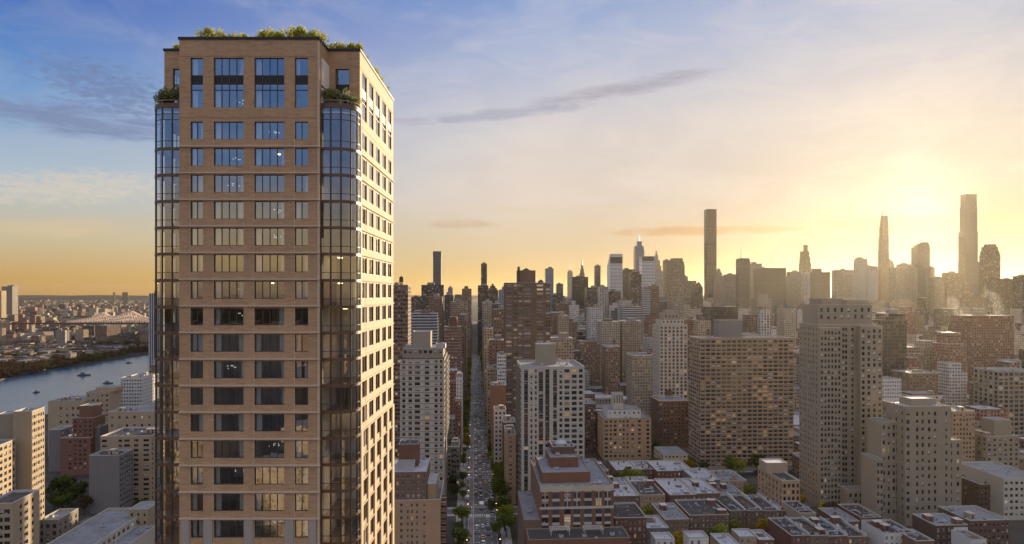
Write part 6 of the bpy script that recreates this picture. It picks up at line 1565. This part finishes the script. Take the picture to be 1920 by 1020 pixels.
cols = ['white']*7+['silver']*6+['black']*4+['grey']*2+['yellow']*2+['red', 'blue']
for u0 in (-3.3, -.2, 3.0, 6.2):
    v = 352+RC.uniform(0, 8)
    while v < 1500:
        if not any(abs(v-s) < 4.5 for s in streets):
            cl = RC.choice(cols); kd = RC.choice(['suv', 'sedan']); near = v < 640
            car(u0+RC.uniform(-.3, .3), v, kd, cl, f'{cl} {"SUV" if kd == "suv" else "saloon car"} driving away in the {"nearer" if near else "farther"} avenue traffic', f'{cl} {kd}s in the {"near" if near else "far"} traffic', near); nc += 1
        v += RC.uniform(7.5, 12) if RC.random() < .55 else RC.uniform(14, 34)
for v in (430, 437, 452, 470, 489, 520, 548, 566, 588, 640, 668, 700):
    cl = RC.choice(cols); car(-8.9, v, 'sedan', cl, f'{cl} car parked at the left kerb of the avenue', f'{cl} cars parked at the left kerb', v < 600)
for v in (352, 359, 366, 374, 433, 440, 447, 455, 462):
    cl = RC.choice(cols); car(8.9 if v < 400 else 7.0, v, RC.choice(['suv', 'sedan']), cl, f'{cl} car standing at the right kerb of the avenue', f'{cl} cars at the right kerb', True)
# two trucks and a van
def truck(u, v, L, Wd, hh, label, cat, cab=True):
    X, Y = gxy(u, v); m = MB(); m.box(-Wd/2, Wd/2, -L/2, L/2-(2.2 if cab else 0), .9, hh, 0); m.box(-Wd*.45, Wd*.45, -L/2+.2, L/2-.2, .5, .9, 1)
    o = m.build(cat, [paints['white'], m_tyre], None, (X, Y, .03), TH); tag(o, label, cat)
    if cab:
        c = MB(); prof_mesh([(L/2-2.1, .6, .96), (L/2-2.1, 2.5, .9), (L/2-.9, 2.5, .88), (L/2-.2, 1.6, .95), (L/2, .6, .96)], Wd, 1, paints['white'], None, c); c.build('cab', [paints['white']], o)
    d_ = MB(); d_.box(-Wd*.42, Wd*.42, -L/2-.03, -L/2-.002, 1.0, hh-.2, 0); d_.build('rear_door', [mats['metal']], o)
    wh = car_meshes('suv', 'white')[2]
    for x in (-Wd/2+.15, Wd/2-.15):
        for y in (-L*.3, L*.34): w_ = link('wheel', wh, o, (x, y, .45)); w_.scale = (1.5, 1.36, 1.36)
    for x in (-.85, .85): link('tail_light', car_meshes('suv', 'white')[3], o, (x, -L/2-.02, .8))
truck(-.2, 424, 8.2, 2.45, 3.6, 'white box truck waiting before the crosswalk in the middle lanes', 'truck')
truck(-9.0, 441, 6.6, 2.2, 2.9, 'white delivery van parked at the left kerb', 'van')
truck(3.1, 401, 6.4, 2.2, 2.8, 'white van just past the lower crosswalk', 'van')
# street lamps and traffic signals of the two near crossings
for v in (345, 392, 404, 432, 470, 490, 520, 556, 600, 650):
    for s in (-1, 1):
        X, Y = gxy(s*(HW+.8), v); m = MB(); m.cyl(0, 0, .11, .15, 8.2, 8, 0, .06); o = m.build('street_lamp', [frD], None, (X, Y, 0), TH); tag(o, f'dark street lamp on the {"right" if s > 0 else "left"} kerb of the avenue', 'street lamp', f'street lamps on the {"right" if s > 0 else "left"} kerb')
        a = MB(); a.bar((0, 0, 8.1), (-s*2.2, 0, 8.6), .08); a.build('arm', [frD], o); l = MB(); l.box(-s*2.2-.35, -s*2.2+.35, -.15, .15, 8.5, 8.66, 0); l.build('lamp_head', [m_lampglow], o)
# ================================================================ HAZE
m = bpy.data.materials.new('haze_air'); m.use_nodes = True; t = NT(m.node_tree); t.n.clear()
o_ = t.N('ShaderNodeOutputMaterial'); pv = t.N('ShaderNodeVolumePrincipled')
pv.inputs['Color'].default_value = (*HAZE_COL, 1); pv.inputs['Density'].default_value = HAZE_DENS; pv.inputs['Anisotropy'].default_value = HAZE_G
t.l.new(pv.outputs[0], o_.inputs['Volume'])
hz = MB(); hz.box(-31000, 31000, -3100, 31000, -3, 560, 0)
tag(hz.build('haze', [m]), kind='stuff')

# two thin plumes of steam drifting over the blocks at the right
def plume(px, py, d, L, w_, lean, label):
    m = MB(); N = 12; rings = []
    for i in range(9):
        f = i/8; r = w_*(.25+.75*f)*(1 if 0 < i < 8 else .35); c = Vector((lean*L*f, 0, L*f))
        rings.append([tuple(c+Vector((r*math.cos(6.2832*k/N), r*.7*math.sin(6.2832*k/N), 0))) for k in range(N)])
    for A, B in zip(rings, rings[1:]):
        for k in range(N): j = (k+1) % N; m.quad(A[k], A[j], B[j], B[k])
    m.poly(list(reversed(rings[0]))); m.poly(rings[-1])
    mt = bpy.data.materials.new('steam'); mt.use_nodes = True; t = NT(mt.node_tree); t.n.clear()
    o_ = t.N('ShaderNodeOutputMaterial'); vs = t.N('ShaderNodeVolumePrincipled'); vs.inputs['Color'].default_value = (1, .97, .93, 1); vs.inputs['Anisotropy'].default_value = .5
    oc = t.N('ShaderNodeTexCoord').outputs['Object']; n = t.noise(t.vmul(oc, (1, 1, .55)), 1.6/w_, 4, .6)
    t.l.new(t.mapr(n, .48, .75, 0, .022*10/w_), vs.inputs['Density']); t.l.new(vs.outputs[0], o_.inputs['Volume'])
    mt.cycles.volume_step_rate = 4
    o = m.build('smoke', [mt], None, (wx(px, d), d, wz(py, d))); tag(o, label, 'steam', kind='stuff')
plume(1838, 640, 900, 62, 13, -.75, 'thin steam plume rising left over the red brown block')
plume(1920, 660, 820, 75, 13, -.6, 'thin steam plume at the right photo edge')
